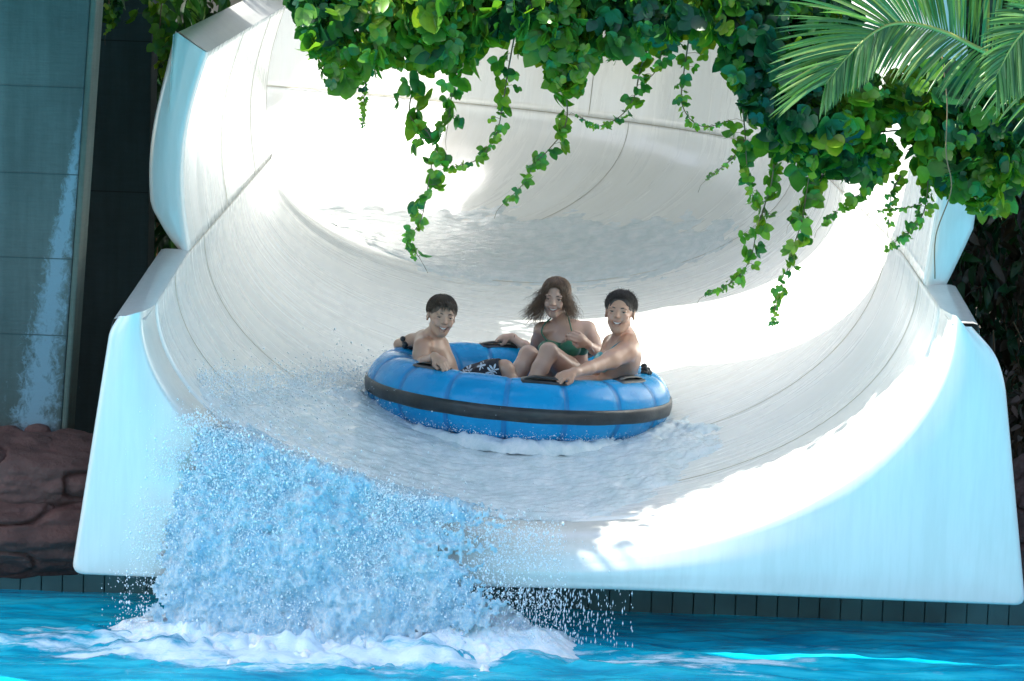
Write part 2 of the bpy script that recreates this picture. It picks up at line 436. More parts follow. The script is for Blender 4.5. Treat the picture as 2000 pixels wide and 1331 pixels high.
o, _ = lean_prism('chamfer', (tb[0], tb[2]), (tt[0], tt[2]), .3, 3.3, 1.005, 1.23, M_CONC_EDGE, .03); adopt(o, pil)
for py in (170, 340, 505, 655):
    z = at(90, py, 1.0)[2]; v, f = box_vf(xr(z)-.9, .9995, z, 1.8, .004, .004); adopt(mesh('board_joint', v, f, M_CONC_DARK, None, False), pil)
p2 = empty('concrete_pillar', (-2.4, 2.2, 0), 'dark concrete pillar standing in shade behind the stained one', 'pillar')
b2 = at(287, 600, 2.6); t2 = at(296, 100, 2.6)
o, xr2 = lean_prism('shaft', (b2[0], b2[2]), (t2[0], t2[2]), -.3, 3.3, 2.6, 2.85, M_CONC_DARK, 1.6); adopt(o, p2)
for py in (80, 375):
    z = at(240, py, 2.6)[2]; v, f = box_vf(xr2(z)-.7, 2.5995, z, 1.39, .004, .006); adopt(mesh('board_joint', v, f, plain('dark joint', (.02, .03, .03), .9), None, False), p2)  # thin dark strips mark the board joints
# added slabs overhead, out of view, outlines shaped to cast the shade on the slide
def poly_slab(name, pts, z0, z1, mat):
    n = len(pts); V = [(x, y, z0) for x, y in pts]+[(x, y, z1) for x, y in pts]
    f = [tuple(range(n-1, -1, -1)), tuple(range(n, 2*n))]+[(i, (i+1) % n, (i+1) % n+n, i+n) for i in range(n)]
    return mesh(name, V, f, mat, None, False)
fb = empty('shade_slab', (0, 1, 3.3), 'added overhead slab, out of view, shaped to shade the raft and pool', 'shade_slab')
M_SHADE = make_concrete('shade slab concrete', (.3, .3, .27), (.36, .36, .33), (.42, .42, .38)).m
adopt(bevel(poly_slab('shade_plate', [(-6.5, -.68), (2.3, -.68), (2.3, .05), (-2.25, .08), (-2.15, .25), (-1.9, .6), (-1.3, 1.0), (-.4, .95), (0, .8), (.3, .3), (.6, .1), (4.5, .1), (4.5, 1.3), (1.1, 1.6), (.47, 2.0), (-1.2, 3.7), (-6.5, 3.7)], 3.32, 3.5, M_SHADE), .01), fb)
cn = empty('back_shade_slab', (-2, 6, 3.4), 'added overhead slab, out of view, shaped to shade the bend of the slide', 'shade_panel')  # second added slab, edges cut to leave the lit patches on the bend
adopt(bevel(poly_slab('back_shade_plate', [(1.3, 4.0), (.6, 4.0), (-1.2, 5.2), (-6.5, 5.2), (-6.5, 9.2), (-3.35, 9.27), (-2.9, 9.52), (-2.43, 9.9), (-2.08, 10.1), (-1.6, 10.2), (-1.45, 10.6), (-1.3, 12.5), (3.5, 12.5), (3.5, 4)], 3.6, 3.72, M_SHADE), .01), cn)

# ------------------------------------------------------------------ ground, backdrop, rocks
def noisy_grid(x0, x1, y0, y1, n, m, zf):
    X, Y = np.meshgrid(np.linspace(x0, x1, n), np.linspace(y0, y1, m), indexing='ij')
    return np.stack([X, Y, zf(X, Y)], -1).reshape(-1, 3), gridfaces(n, m)
M_SOIL = plain('dark soil', (.035, .028, .02), .95, .6, 30, .4)
v, f = noisy_grid(-60, 60, 1.0, 90, 90, 60, lambda X, Y: .12+.08*fbm(np.stack([X*.8, Y*.8, X*0], -1), 3))
tag(fastmesh('ground', v, f, M_SOIL), kind='structure')
v, f = box_vf(0, -6, -1.2, 40, 13.6, .1)
tag(mesh('pool_floor', v, f, plain('pool floor', (.1, .45, .6), .6), None, False), kind='structure')
def rock(name, c, r, seed, label, group='reddish rocks beside the pool'):
    bm = bmesh.new(); bmesh.ops.create_icosphere(bm, subdivisions=6, radius=1)
    P = np.array([v.co for v in bm.verts]); n = P.copy()
    d = .24*fbm(P*.9+seed, 2, seed)+.07*np.abs(vnoise(P*2.4+seed*3, seed))+.035*fbm(P*8, 4, seed)
    cr = np.abs(vnoise(P*1.7+seed*7, seed+9)); d -= .16*np.exp(-(cr/.045)**2)
    P = P*(1+d)[:, None]*np.array(r)+np.array(c)
    for v_, p in zip(bm.verts, P): v_.co = p
    me = bpy.data.meshes.new(name); bm.to_mesh(me); bm.free()
    o = link(name, me, M_ROCK); tag(o, label, 'rock', group); return o
tR = NT('red artificial rock'); vR = tR.coord('Object')
cR = tR.ramp(tR.noise(vR, 3, 8, .65), [(.3, (.06, .026, .022)), (.5, (.11, .048, .04)), (.7, (.17, .085, .072))])
tR.set(Base_Color=cR, Roughness=.75); tR.bump(tR.noise(vR, 24, 8, .7), .9, .02); M_ROCK = tR.m
a = at(60, 930, .95); rock('rock', (a[0]+.02, .98, a[2]-.0), (.50, .32, .2), 3, 'large dark red rock below the stained pillar, topmost of the left rocks')
a = at(40, 1030, .9); rock('rock', (a[0]-.05, .93, a[2]), (.62, .34, .24), 11, 'broad dark red rock resting on the pool wall left of the slide mouth')
a = at(130, 1010, .9); rock('rock', (a[0]-.12, 1.0, a[2]), (.3, .28, .36), 21, 'narrow reddish rock tucked against the left edge of the slide mouth')
a = at(2030, 1000, .7); rock('rock', (a[0]+.1, .8, a[2]-.05), (.32, .3, .3), 31, 'small pinkish rock just visible beyond the right edge of the slide mouth')
# coping slab of the pool wall
cp = empty('pool_coping', (-3, .9, .27), 'dark coping along the top of the pool wall', 'coping')
v, f = box_vf(-4.2, .98, .305, 4.6, .42, .05); adopt(bevel(mesh('coping_stone', v, f, M_CONC_DARK, None, False), .01), cp)
v, f = box_vf(4.6, .98, .305, 4.6, .42, .05); adopt(bevel(mesh('coping_stone', v, f, M_CONC_DARK, None, False), .01), cp)

# ------------------------------------------------------------------ leaves
def leaf_material(name, trans=.35, rough=.35, spec=.5):
    t = NT(name); a = t.n('ShaderNodeVertexColor', layer_name='Col')
    n = t.noise(t.coord('Object'), 60, 3)
    c = t.mix(.35, a.outputs[0], t.ramp(n, [(.3, g3(.55)), (.7, g3(1.0))]), 'MULTIPLY')
    t.set(Base_Color=c, Roughness=rough); t.b.inputs['Specular IOR Level'].default_value = spec
    tr = t.n('ShaderNodeBsdfTranslucent'); tc_ = t.mix(1.0, c, (1.35, 1.25, .45), 'MULTIPLY'); t.l(tc_, tr.inputs[0])
    ms = t.n('ShaderNodeMixShader', i_0=trans); t.l(t.b.outputs[0], ms.inputs[1]); t.l(tr.outputs[0], ms.inputs[2]); t.l(ms.outputs[0], t.out.inputs[0])
    return t.m
M_LEAF = leaf_material('creeper leaf', .42)
M_STEM = plain('creeper stem', (.16, .10, .05), .8)
def leaflet(L, W, fold=.25, droop=.3, n=5, serr=.0):
    """ovate pointed leaflet along +x, returns verts, tris as quads"""
    V = []; f = []
    for i in range(n+1):
        t = i/n; w = W*(math.sin(PI*min(1, t**.82*1.0))**.62)*(1-.15*t) if 0 < i < n else 0
        z = -droop*L*t*t
        if 0 < i < n and serr: w *= 1+(serr if i % 2 else -serr)
        V += [(L*t, -w, z+fold*w), (L*t, 0, z), (L*t, w, z+fold*w)]
    for i in range(n):
        a = i*3; f += [(a, a+3, a+4, a+1), (a+1, a+4, a+5, a+2)]
    return np.array(V, float), np.array(f)
class Leaves:
    def __init__(s): s.V = []; s.F = []; s.C = []; s.n = 0; s.SV = []; s.SF = []; s.sn = 0
    def add(s, v, f, c):
        s.V.append(v); s.F.append(f+s.n); s.C.append(np.tile(c, (len(v), 1))); s.n += len(v)
    def tube(s, pts, r, n=5):
        v, f = tube_vf(pts, r, n, False); s.SV.append(v); s.SF.append(np.array(f)+s.sn); s.sn += len(v)
    def build(s, parent, lm=None, sm=None, leafname='foliage', stemname='stem'):
        if s.V: adopt(fastmesh(leafname, np.concatenate(s.V), np.concatenate(s.F), lm or M_LEAF, None, True, np.concatenate(s.C)), parent)
        if s.SV: adopt(fastmesh(stemname, np.concatenate(s.SV), np.concatenate(s.SF), sm or M_STEM), parent)
def rotm(rx, ry, rz): return np.array(Euler((rx, ry, rz)).to_matrix())
GREENS = np.array([(.032, .145, .030), (.052, .195, .028), (.085, .235, .020), (.125, .275, .020), (.020, .11, .036), (.014, .085, .042), (.20, .31, .022)])
LEAF5 = [leaflet(1, .41, .14, .4, 7, .03), leaflet(.9, .40, .13, .35, 7, .03), leaflet(.72, .36, .15, .3, 6, .03)]
def creeper_leaf(Lv, p, size, col, kind=5):
    """compound leaf hanging at p, facing roughly the pool (-y)"""
    tilt = rotm(rng.normal(0, .45), rng.normal(0, .45), rng.normal(0, .9))
    ks = {5: [(0, 0), (.72, 1), (-.72, 1), (1.42, 2), (-1.42, 2)], 3: [(0, 0), (1.15, 1), (-1.15, 1)], 1: [(0, 0)]}[kind]
    for a, k in ks:
        v, f = LEAF5[k]; a = a+rng.normal(0, .12)
        c, s = math.cos(a), math.sin(a)
        # local frame: x down (-z world), y sideways, normal towards viewer
        w = v*size*.70*rng.uniform(.85, 1.1)
        x = w[:, 0]*c-w[:, 1]*s; y = w[:, 0]*s+w[:, 1]*c; z = w[:, 2]
        q = np.stack([y, -z*1.0-.0, -x], -1)              # hangs down, bulges towards -y
        q[:, 1] *= -1
        q = q @ rotm(rng.normal(0, .2), rng.normal(0, .2), 0).T @ tilt.T
        Lv.add(q+p, f, np.clip(col*(1+rng.normal(0, .12)), 0, 1))
def pick_green(bias=0):
    w = np.array([3, 3, 2.2, 1.2, 2.4, 2., .4])
    if bias > 0: w = np.array([.6, 2., 3.5, 3.5, .2, .1, 2.4])
    if bias < 0: w = np.array([3, 1, .4, .1, 4, 5, 0])
    return GREENS[rng.choice(7, p=w/w.sum())]
Y_V = -.72
def strand(px_pts, s0, s1, label, y=Y_V, dens=1.0, cat='vine', bias=1, width=14, name='hanging_vine', grp='creeper strands hanging in front of the slide'):
    """px_pts : course of the strand in photo pixels, s0..s1 leaf size in pixels from top to tip"""
    P = np.array([at(a, b, y) for a, b in px_pts]); P[:, 1] += rng.normal(0, .02, len(P))
    C = spline(P, 60); seg = np.linalg.norm(np.diff(C, axis=0), axis=1); cum = np.concatenate([[0], np.cumsum(seg)]); Lt = cum[-1]
    e = empty(name, C[0], label, cat, grp); Lv = Leaves()
    Lv.tube(C, np.linspace(.0035, .0012, len(C)), 5)
    d = 0; mpp = .0021
    while d < Lt:
        t = d/Lt; sz = (s0*(1-t)+s1*t)*mpp
        i = min(len(C)-2, np.searchsorted(cum, d)-1 if d > 0 else 0); p = C[max(0, i)]
        off = np.array([rng.normal(0, 1)*width*mpp*(1-t*.75), rng.normal(0, .02), rng.normal(0, .004)])
        q = p+off
        if np.linalg.norm(off) > .01: Lv.tube(np.array([p, (p+q)/2+[0, 0, .006], q]), .001, 4)
        creeper_leaf(Lv, q, sz*1.05*rng.uniform(.55, 1.25), pick_green(bias)*(1+.25*t), 5 if sz > .055 and rng.random() < .6 else 3)
        d += sz*.42/dens
    # tendril at the tip
    tip = C[-1]; dr = (C[-1]-C[-4]); dr /= np.linalg.norm(dr)
    Lv.tube(np.array([tip, tip+dr*.03+[0, 0, -.004], tip+dr*.05+[.006, 0, -.02]]), .0009, 4)
    Lv.build(e); return e
def inpoly(x, y, poly):
    c = False; j = len(poly)-1
    for i in range(len(poly)):
        if (poly[i][1] > y) != (poly[j][1] > y) and x < (poly[j][0]-poly[i][0])*(y-poly[i][1])/(poly[j][1]-poly[i][1])+poly[i][0]: c = not c
        j = i
    return c
def clump(poly, n, size, label, y0=Y_V, dy=.2, bias=0, holes=(), name='creeper_clump', grp='creeper clumps hanging along the top'):
    P = np.array(poly); x0, y0p = P.min(0); x1, y1p = P.max(0)
    ctr = at(P[:, 0].mean(), P[:, 1].min(), y0); e = empty(name, ctr, label, 'creeper', grp); Lv = Leaves(); k = 0
    n = int(n*1.6)
    while k < n:
        x, yy = rng.uniform(x0, x1), rng.uniform(y0p, y1p)
        if not inpoly(x, yy, poly): continue
        if any(math.hypot((x-h[0])/h[2], (yy-h[1])/h[3]) < 1 for h in holes): continue
        k += 1; dep = rng.uniform(-dy, dy); p = at(x, yy, y0+dep)
        b = bias if rng.random() < .6 else (1 if rng.random() < .45 else -1)
        cn_ = vnoise(np.array([p[0]*5, 0, p[2]*5])); b = 1 if cn_ > .08 else (-1 if cn_ < -.42 else b)
        creeper_leaf(Lv, p, size*.0021*rng.choice([.42, .6, .78, 1.05], p=[.3, .32, .26, .12])*rng.uniform(.9, 1.1), pick_green(b), 5 if rng.random() < .75 else 3)
    Lv.tube(spline([at(x_, yy+rng.uniform(-12, 12), y0+rng.uniform(-.05, .05)) for x_, yy in [(x0+(x1-x0)*q, y0p+(y1p-y0p)*.45) for q in np.linspace(.08, .92, 7)]], 50), .004, 6)
    Lv.build(e); return e
# beam carrying the creeper, just above the picture
bt = empty('trellis_beam', (0, -.72, 3.05), 'timber beam carrying the hanging creeper in front of the slide mouth', 'beam')
v, f = box_vf(.6, -.72, 3.03, 6.6, .12, .12); adopt(bevel(mesh('timber', v, f, plain('old timber', (.18, .12, .07), .8, .4, 40), None, False), .01), bt)
clump([(548, -75), (560, 20), (600, 70), (615, 110), (640, 160), (700, 168), (712, 130), (765, 118), (790, 70), (830, 60), (900, 40), (900, -75)], 330, 62, 'dark green creeper clump above the left part of the slide, leftmost of the top mass')
clump([(790, -75), (795, 60), (815, 110), (860, 120), (925, 120), (950, 70), (1040, 60), (1060, 100), (1110, 110), (1130, -75)], 360, 72, 'creeper clump with the biggest teal leaves above the long central strand')
clump([(1080, -75), (1050, 60), (1070, 120), (1095, 170), (1130, 180), (1160, 110), (1240, 95), (1300, 80), (1330, 60), (1420, 70), (1440, -75)], 420, 60, 'mixed yellow green creeper clump above the girl and the woman')
clump([(1400, -75), (1412, 110), (1435, 190), (1470, 235), (1510, 260), (1560, 275), (1640, 285), (1690, 250), (1700, 120), (1620, -75)], 560, 58, 'dense creeper clump left of the palm frond')
clump([(1500, 250), (1540, 300), (1600, 330), (1680, 345), (1760, 300), (1830, 340), (1900, 400), (1945, 415), (1985, 370), (2030, 330), (2030, 120), (1780, 120), (1690, 200)], 760, 60, 'broad creeper clump with large leaves under the palm frond at the right edge', y0=-.66, dy=.22, holes=[(1745, 255, 24, 34), (1655, 215, 14, 14), (1775, 290, 18, 26), (1770, 215, 12, 12), (1600, 335, 15, 18)])
LEAFG = 'creeper strands hanging in front of the slide'
strand([(830, 60), (812, 150), (800, 225), (838, 260), (845, 300), (835, 370), (822, 430), (800, 470), (820, 508)], 58, 20, 'longest central strand of creeper reaching down towards the boy', dens=1.6, width=20)
strand([(888, 90), (885, 160), (878, 215), (872, 262)], 52, 34, 'short strand of round leaves right beside the long central one', dens=1.3, width=16)
strand([(1005, 70), (992, 140), (982, 205), (968, 265), (935, 310), (902, 322), (862, 333)], 40, 16, 'thin strand curling left at its tip beside the long central strand', dens=1.2)
strand([(1095, 150), (1108, 210), (1100, 255), (1070, 295), (1045, 320), (1020, 362), (980, 402)], 46, 15, 'thin strand swinging left above the girl', dens=1.0)
strand([(722, 120), (714, 170), (711, 205), (708, 252)], 22, 7, 'very thin dark strand hanging at the left over the sunlit slide', dens=1.2, width=4)
strand([(1270, 80), (1250, 140), (1238, 190), (1210, 228), (1165, 246), (1125, 225)], 40, 10, 'strand with a bare tip curling left under the yellow green clump', dens=1.1)
strand([(1345, 80), (1335, 150), (1332, 200), (1350, 235), (1380, 248), (1428, 235)], 30, 9, 'thin strand curling right to touch the dense clump', dens=1.0)
strand([(1300, 60), (1285, 130), (1262, 160)], 34, 18, 'short drooping strand between the clumps')
strand([(1450, 210), (1455, 260), (1458, 310), (1462, 360), (1478, 400)], 48, 18, 'yellowish strand hanging below the dense clump', dens=1.7, width=16)
strand([(1455, 275), (1430, 310), (1400, 335), (1378, 352)], 18, 8, 'bare little strand pointing left below the dense clump', dens=.9, width=6)
strand([(1515, 270), (1508, 350), (1495, 400), (1478, 450), (1465, 510), (1430, 552), (1378, 576)], 50, 13, 'long strand with a tip curling left above the woman', dens=1.5, width=15)
strand([(1590, 290), (1580, 360), (1565, 430), (1552, 480), (1535, 540), (1520, 580), (1508, 636)], 54, 10, 'lowest hanging strand, ending right of the woman', dens=1.6, width=16)
strand([(1620, 310), (1600, 360), (1575, 395), (1545, 430)], 40, 24, 'leafy strand crossing behind the lowest one', y=-.62, dens=1.4)
strand([(1745, 280), (1725, 330), (1685, 375), (1640, 410), (1605, 440)], 40, 14, 'strand trailing left over the sunlit right wall', dens=1.2)
strand([(1815, 320), (1812, 375), (1800, 420), (1775, 455), (1728, 486)], 42, 13, 'strand hanging in front of the right end flange', dens=1.5, width=15)
strand([(1800, 400), (1760, 408), (1715, 412)], 16, 8, 'tiny side shoot pointing left near the right end flange', dens=.9, width=5)
strand([(1760, 345), (1740, 380), (1735, 440)], 26, 12, 'small drooping shoot over the right wall')
clump([(190, -75), (192, 25), (215, 45), (240, 20), (245, -75)], 60, 42, 'small creeper tuft at the top of the stained pillar', y0=2.2, dy=.1, bias=1)
strand([(213, 0), (212, 40), (208, 66)], 34, 14, 'short creeper strand at the top of the stained pillar', y=2.1, dens=1.4, grp='creeper strands on the left pillars')
strand([(318, -20), (312, 60), (322, 100), (318, 140)], 50, 42, 'thick creeper strand hanging down the dark pillar', y=2.35, dens=2.6, width=24, grp='creeper strands on the left pillars')
for (x0_, x1_, y_, lab) in ((-1.9, -.3, 1.0, 'added creeper, out of view, fringing the front edge of the shade slab, left half'), (-.2, 1.6, .55, 'added creeper, out of view, fringing the front edge of the shade slab, right half')):  # leaf clumps added out of view to fringe the shadow edges
    e = empty('creeper_clump', (x0_, y_, 3.4), lab, 'creeper', 'added creeper fringing the shade slab'); Lv = Leaves()
    for i in range(260):
        x_ = rng.uniform(x0_, x1_); yy_ = np.interp(x_, [-1.2, -.4, 0, .3, .6], [1.04, .95, .8, .3, .1])-rng.exponential(.05)+.04
        creeper_leaf(Lv, np.array([x_, yy_, 3.42+rng.uniform(-.06, .12)]), .14*rng.uniform(.6, 1.2), pick_green(0), 5)
    Lv.build(e)
e = empty('creeper_clump', (-1.6, .5, 3.4), 'added creeper, out of view, fringing the corner of the shade slab', 'creeper', 'added creeper fringing the shade slab'); Lv = Leaves()  # added out of view to soften the end of the sunlit crescent
for i in range(150):
    q_ = rng.random(); x_ = np.interp(q_, [0, .3, .65, 1], [-2.25, -2.15, -1.9, -1.3])+rng.exponential(.09)-.06; yy_ = np.interp(q_, [0, .3, .65, 1], [-.1, .25, .6, 1.0])
    creeper_leaf(Lv, np.array([x_, yy_, 3.42+rng.uniform(-.06, .12)]), .13*rng.uniform(.5, 1.2), pick_green(0), 5)
Lv.build(e)
# bare woody tendrils on the right
tv = empty('dry_tendril', at(1845, 150, -.85), 'bare brown vine stem hanging down over the right end flange', 'vine')
v, f = tube_vf(spline([at(*q, -.95) for q in ((1840, 110), (1850, 200), (1848, 300), (1858, 370), (1828, 460), (1826, 545))], 40), .0028, 6); adopt(mesh('stem', v, f, M_STEM), tv)

# ------------------------------------------------------------------ palm
def palm():
    M_P = leaf_material('palm leaflet', .3, .35); M_R = plain('palm rachis', (.30, .33, .08), .5)
    e = empty('palm_tree', (3.3, -.3, 0), 'palm at the right edge with one feathery frond arching over the slide', 'palm tree')
    # trunk (mostly outside the picture)
    P = []; n = 40
    for i in range(n):
        z = -.2+3.3*i/(n-1)
        for k in range(28):
            a = 2*PI*k/28; r = .24+.02*((i*7+k*5) % 4 == 0)+.035*math.sin(i*1.9+k*PI/2)**2
            P.append((2.83+r*math.cos(a), 1.7+r*math.sin(a), z))
    adopt(fastmesh('trunk', P, gridfaces(n, 28, True), plain('palm fibre', (.19, .15, .10), .9, .9, 30, .5)), e)
    Lh = Leaves()   # dry leaf bases and fibres on the trunk
    for i in range(420):
        z = rng.uniform(1.0, 3.0); a = rng.uniform(PI*.7, PI*1.9); p = np.array([2.83+.25*math.cos(a), 1.7+.25*math.sin(a), z])
        v, f = leaflet(rng.uniform(.08, .26), .008, .2, .3, 4)
        q = v @ rotm(0, rng.uniform(.2, 1.7), a+rng.normal(0, .5)).T
        Lh.add(q+p, f, np.array((.34, .28, .17))*rng.uniform(.3, 1.5))
    Lh.build(e, leaf_material('dry palm fibre', .1, .8), None, 'dry_fibre')
    def frond(pts, up_len, dn_len, n, name='frond', seed=0, ang=(1.0, .55), sway=0):
        C = spline(pts, 90); v, f = tube_vf(C, np.linspace(.013, .002, 90), 8); r = mesh(name, v, f, M_R); adopt(r, e)
        Lv = Leaves()
        T = np.gradient(C, axis=0); T /= np.linalg.norm(T, axis=1)[:, None]
        for side in (1, -1):
            for i in range(n):
                t = (i+.5)/n; j = min(88, int(t*89)); p = C[j]; tt = T[j]
                up = np.array([0, -.25, 1.]); bn = np.cross(tt, np.array([0, -1., 0])); bn /= np.linalg.norm(bn)
                if bn[2] < 0: bn = -bn
                an = (ang[0]*(1-t)+ang[1]*t)+rng.normal(0, .04)
                L = (up_len if side > 0 else dn_len)*(.55+.45*math.sin(PI*min(1, .12+t*.95)))*rng.uniform(.88, 1.08)
                d = tt*math.cos(an)+side*bn*math.sin(an)+np.array([0, rng.normal(-.12, .16), 0]); d /= np.linalg.norm(d)
                m = 7; pts_ = []; q = p.copy(); dd = d.copy()
                for k in range(m+1):
                    pts_.append(q.copy()); q = q+dd*L/m; dd = dd+np.array([0, 0, -.05-.04*(side < 0)]); dd /= np.linalg.norm(dd)
                pts_ = np.array(pts_); w = .0062*np.sin(PI*np.clip(np.linspace(.12, 1, m+1), 0, 1))**.6; w[-1] = .0004
                nn = np.cross(d, np.array([0, -1, .0])); nn /= np.linalg.norm(nn)+1e-9
                roll = rng.normal(0, .5); nv = nn*math.cos(roll)+np.array([0, -1, 0])*math.sin(roll)
                fo = np.cross(d, nv)
                V = np.stack([pts_-nv*w[:, None]+fo*w[:, None]*.35, pts_, pts_+nv*w[:, None]+fo*w[:, None]*.35], 1).reshape(-1, 3)
                c = np.array(((.07, .19, .045), (.11, .25, .06), (.045, .15, .045), (.20, .31, .11))[rng.integers(4)])*rng.uniform(.8, 1.15)
                Lv.add(V, gridfaces(m+1, 3), c)
        lf = fastmesh('leaflets', np.concatenate(Lv.V), np.concatenate(Lv.F), M_P, None, True, np.concatenate(Lv.C))
        lf.parent = r; lf.matrix_parent_inverse = Matrix.Translation(-e.location) if False else Matrix()
        return r
    y = -1.25
    frond([at(2180, 330, y+.3), at(2000, 150, y+.1), at(1900, 90, y), at(1830, 58, y), at(1760, 46, y-.05), at(1710, 62, y-.1), at(1655, 112, y-.12), at(1612, 165, y-.15)], .50, .26, 150, ang=(1.35, .45))
    frond([at(2230, 90, y-.1), at(2100, 20, y-.15), at(2040, 30, y-.2), at(1985, 80, y-.2), at(1945, 150, y-.2)], .2, .3, 80, ang=(1.2, .5))
palm()

# ------------------------------------------------------------------ shrubs and trees behind the slide
M_BUSH = leaf_material('shrub leaf', .3); M_DRY = leaf_material('dry creeper leaf', .15, .7)
def shrub(name, c, r, n, size, label, cat='shrub', cols=None, mat=None, grp='dark shrubs behind the slide', stems=14, ysq=1):
    e = empty(name, (c[0], c[1], .1), label, cat, grp); Lv = Leaves(); c = np.array(c); r = np.array(r)
    cols = cols if cols is not None else GREENS[[0, 4, 5, 1]]
    for i in range(n):
        d = rng.normal(0, 1, 3); d /= np.linalg.norm(d); rr = rng.uniform(.55, 1)**.6
        p = c+d*r*rr*(1+.25*vnoise(d*3+c))
        if abs(p[0]) < 2.05 and p[1] < 7.5: continue
        v, f = leaflet(size*rng.uniform(.6, 1.3), size*.2, .25, .4, 4)
        q = v @ rotm(rng.normal(0, .8), rng.uniform(0, 1.6), rng.uniform(0, 2*PI)).T
        Lv.add(q+p, f, cols[rng.integers(len(cols))]*rng.uniform(.6, 1.3))
    for i in range(stems):
        d = rng.normal(0, .6, 3); q = c+d*r*.8
        if abs(q[0]) < 2.1 and q[1] < 7.5: continue
        b = np.array([c[0]+rng.normal(0, .15), c[1]+rng.normal(0, .15), .1])
        Lv.tube(spline([b, (b+q)/2+rng.normal(0, .08, 3), q], 10), np.linspace(.02, .004, 10), 5)
    Lv.build(e, mat or M_BUSH); return e
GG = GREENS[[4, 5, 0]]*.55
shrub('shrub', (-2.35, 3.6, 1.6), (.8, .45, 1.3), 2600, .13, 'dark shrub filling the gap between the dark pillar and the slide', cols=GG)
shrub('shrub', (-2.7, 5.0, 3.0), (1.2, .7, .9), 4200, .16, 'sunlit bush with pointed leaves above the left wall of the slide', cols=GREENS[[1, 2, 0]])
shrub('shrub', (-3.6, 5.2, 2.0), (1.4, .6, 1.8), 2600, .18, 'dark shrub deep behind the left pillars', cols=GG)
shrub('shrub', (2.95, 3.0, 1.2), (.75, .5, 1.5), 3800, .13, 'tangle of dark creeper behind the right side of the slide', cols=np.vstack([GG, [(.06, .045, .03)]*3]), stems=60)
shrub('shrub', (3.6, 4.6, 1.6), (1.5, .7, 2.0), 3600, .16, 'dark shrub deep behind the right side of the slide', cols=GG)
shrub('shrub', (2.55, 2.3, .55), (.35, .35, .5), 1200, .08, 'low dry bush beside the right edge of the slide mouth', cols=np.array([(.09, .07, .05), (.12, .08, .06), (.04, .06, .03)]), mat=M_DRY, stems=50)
# distant hedge closing the view
he = empty('hedge', (0, 17, 0), 'tall dark hedge far behind the slide', 'hedge'); Lv = Leaves()
for i in range(9000):
    p = np.array([rng.uniform(-11, 11), 16.5+rng.uniform(0, 1.2), rng.uniform(0, 6.5)]); v, f = leaflet(rng.uniform(.2, .4), .09, .25, .4, 4)
    Lv.add(v @ rotm(rng.normal(0, .8), rng.uniform(0, 1.6), rng.uniform(0, 2*PI)).T+p, f, GG[rng.integers(3)]*rng.uniform(.6, 1.4))
Lv.build(he, M_BUSH)
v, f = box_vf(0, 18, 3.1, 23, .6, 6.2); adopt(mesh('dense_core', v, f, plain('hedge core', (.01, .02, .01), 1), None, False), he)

# ------------------------------------------------------------------ signed-distance modelling of bodies
def surface_nets(vol, org, h):
    s = vol < 0; nx, ny, nz = vol.shape
    c = np.zeros((nx-1, ny-1, nz-1), np.uint8)
    for dx in (0, 1):
        for dy in (0, 1):
            for dz in (0, 1): c += s[dx:nx-1+dx, dy:ny-1+dy, dz:nz-1+dz]
    act = (c > 0) & (c < 8); idx = -np.ones(c.shape, np.int32); ii = np.argwhere(act); idx[act] = np.arange(len(ii))
    acc = np.zeros((len(ii), 3)); cnt = np.zeros(len(ii)); a = ii
    for ax in range(3):
        for u in (0, 1):
            for w in (0, 1):
                o = [0, 0, 0]; o2 = [(ax+1) % 3, (ax+2) % 3]; o[o2[0]] = u; o[o2[1]] = w; p0 = a+o; p1 = p0.copy(); p1[:, ax] += 1
                v0 = vol[p0[:, 0], p0[:, 1], p0[:, 2]]; v1 = vol[p1[:, 0], p1[:, 1], p1[:, 2]]; m = (v0 < 0) != (v1 < 0)
                t = np.where(m, v0/np.where(m, v0-v1, 1), 0); q = p0.astype(float)-a; q[:, ax] += t
                acc[m] += q[m]; cnt[m] += 1
    V = (a+acc/cnt[:, None])*h+org; F = []
    for ax in range(3):
        b, c2 = (ax+1) % 3, (ax+2) % 3
        sl0 = [slice(None)]*3; sl1 = [slice(None)]*3; sl0[ax] = slice(0, -1); sl1[ax] = slice(1, None)
        ch = s[tuple(sl0)] != s[tuple(sl1)]; e = np.argwhere(ch); e = e[(e[:, b] > 0) & (e[:, c2] > 0) & (e[:, b] < vol.shape[b]-1) & (e[:, c2] < vol.shape[c2]-1)]
        inside = s[e[:, 0], e[:, 1], e[:, 2]]; q = []
        for db, dc in ((-1, -1), (0, -1), (0, 0), (-1, 0)):
            z = e.copy(); z[:, b] += db; z[:, c2] += dc; q.append(idx[z[:, 0], z[:, 1], z[:, 2]])
        q = np.stack(q, 1); q[~inside] = q[~inside][:, ::-1]; F.append(q)
    F = np.concatenate(F); F = F[(F >= 0).all(1)]
    return V, F
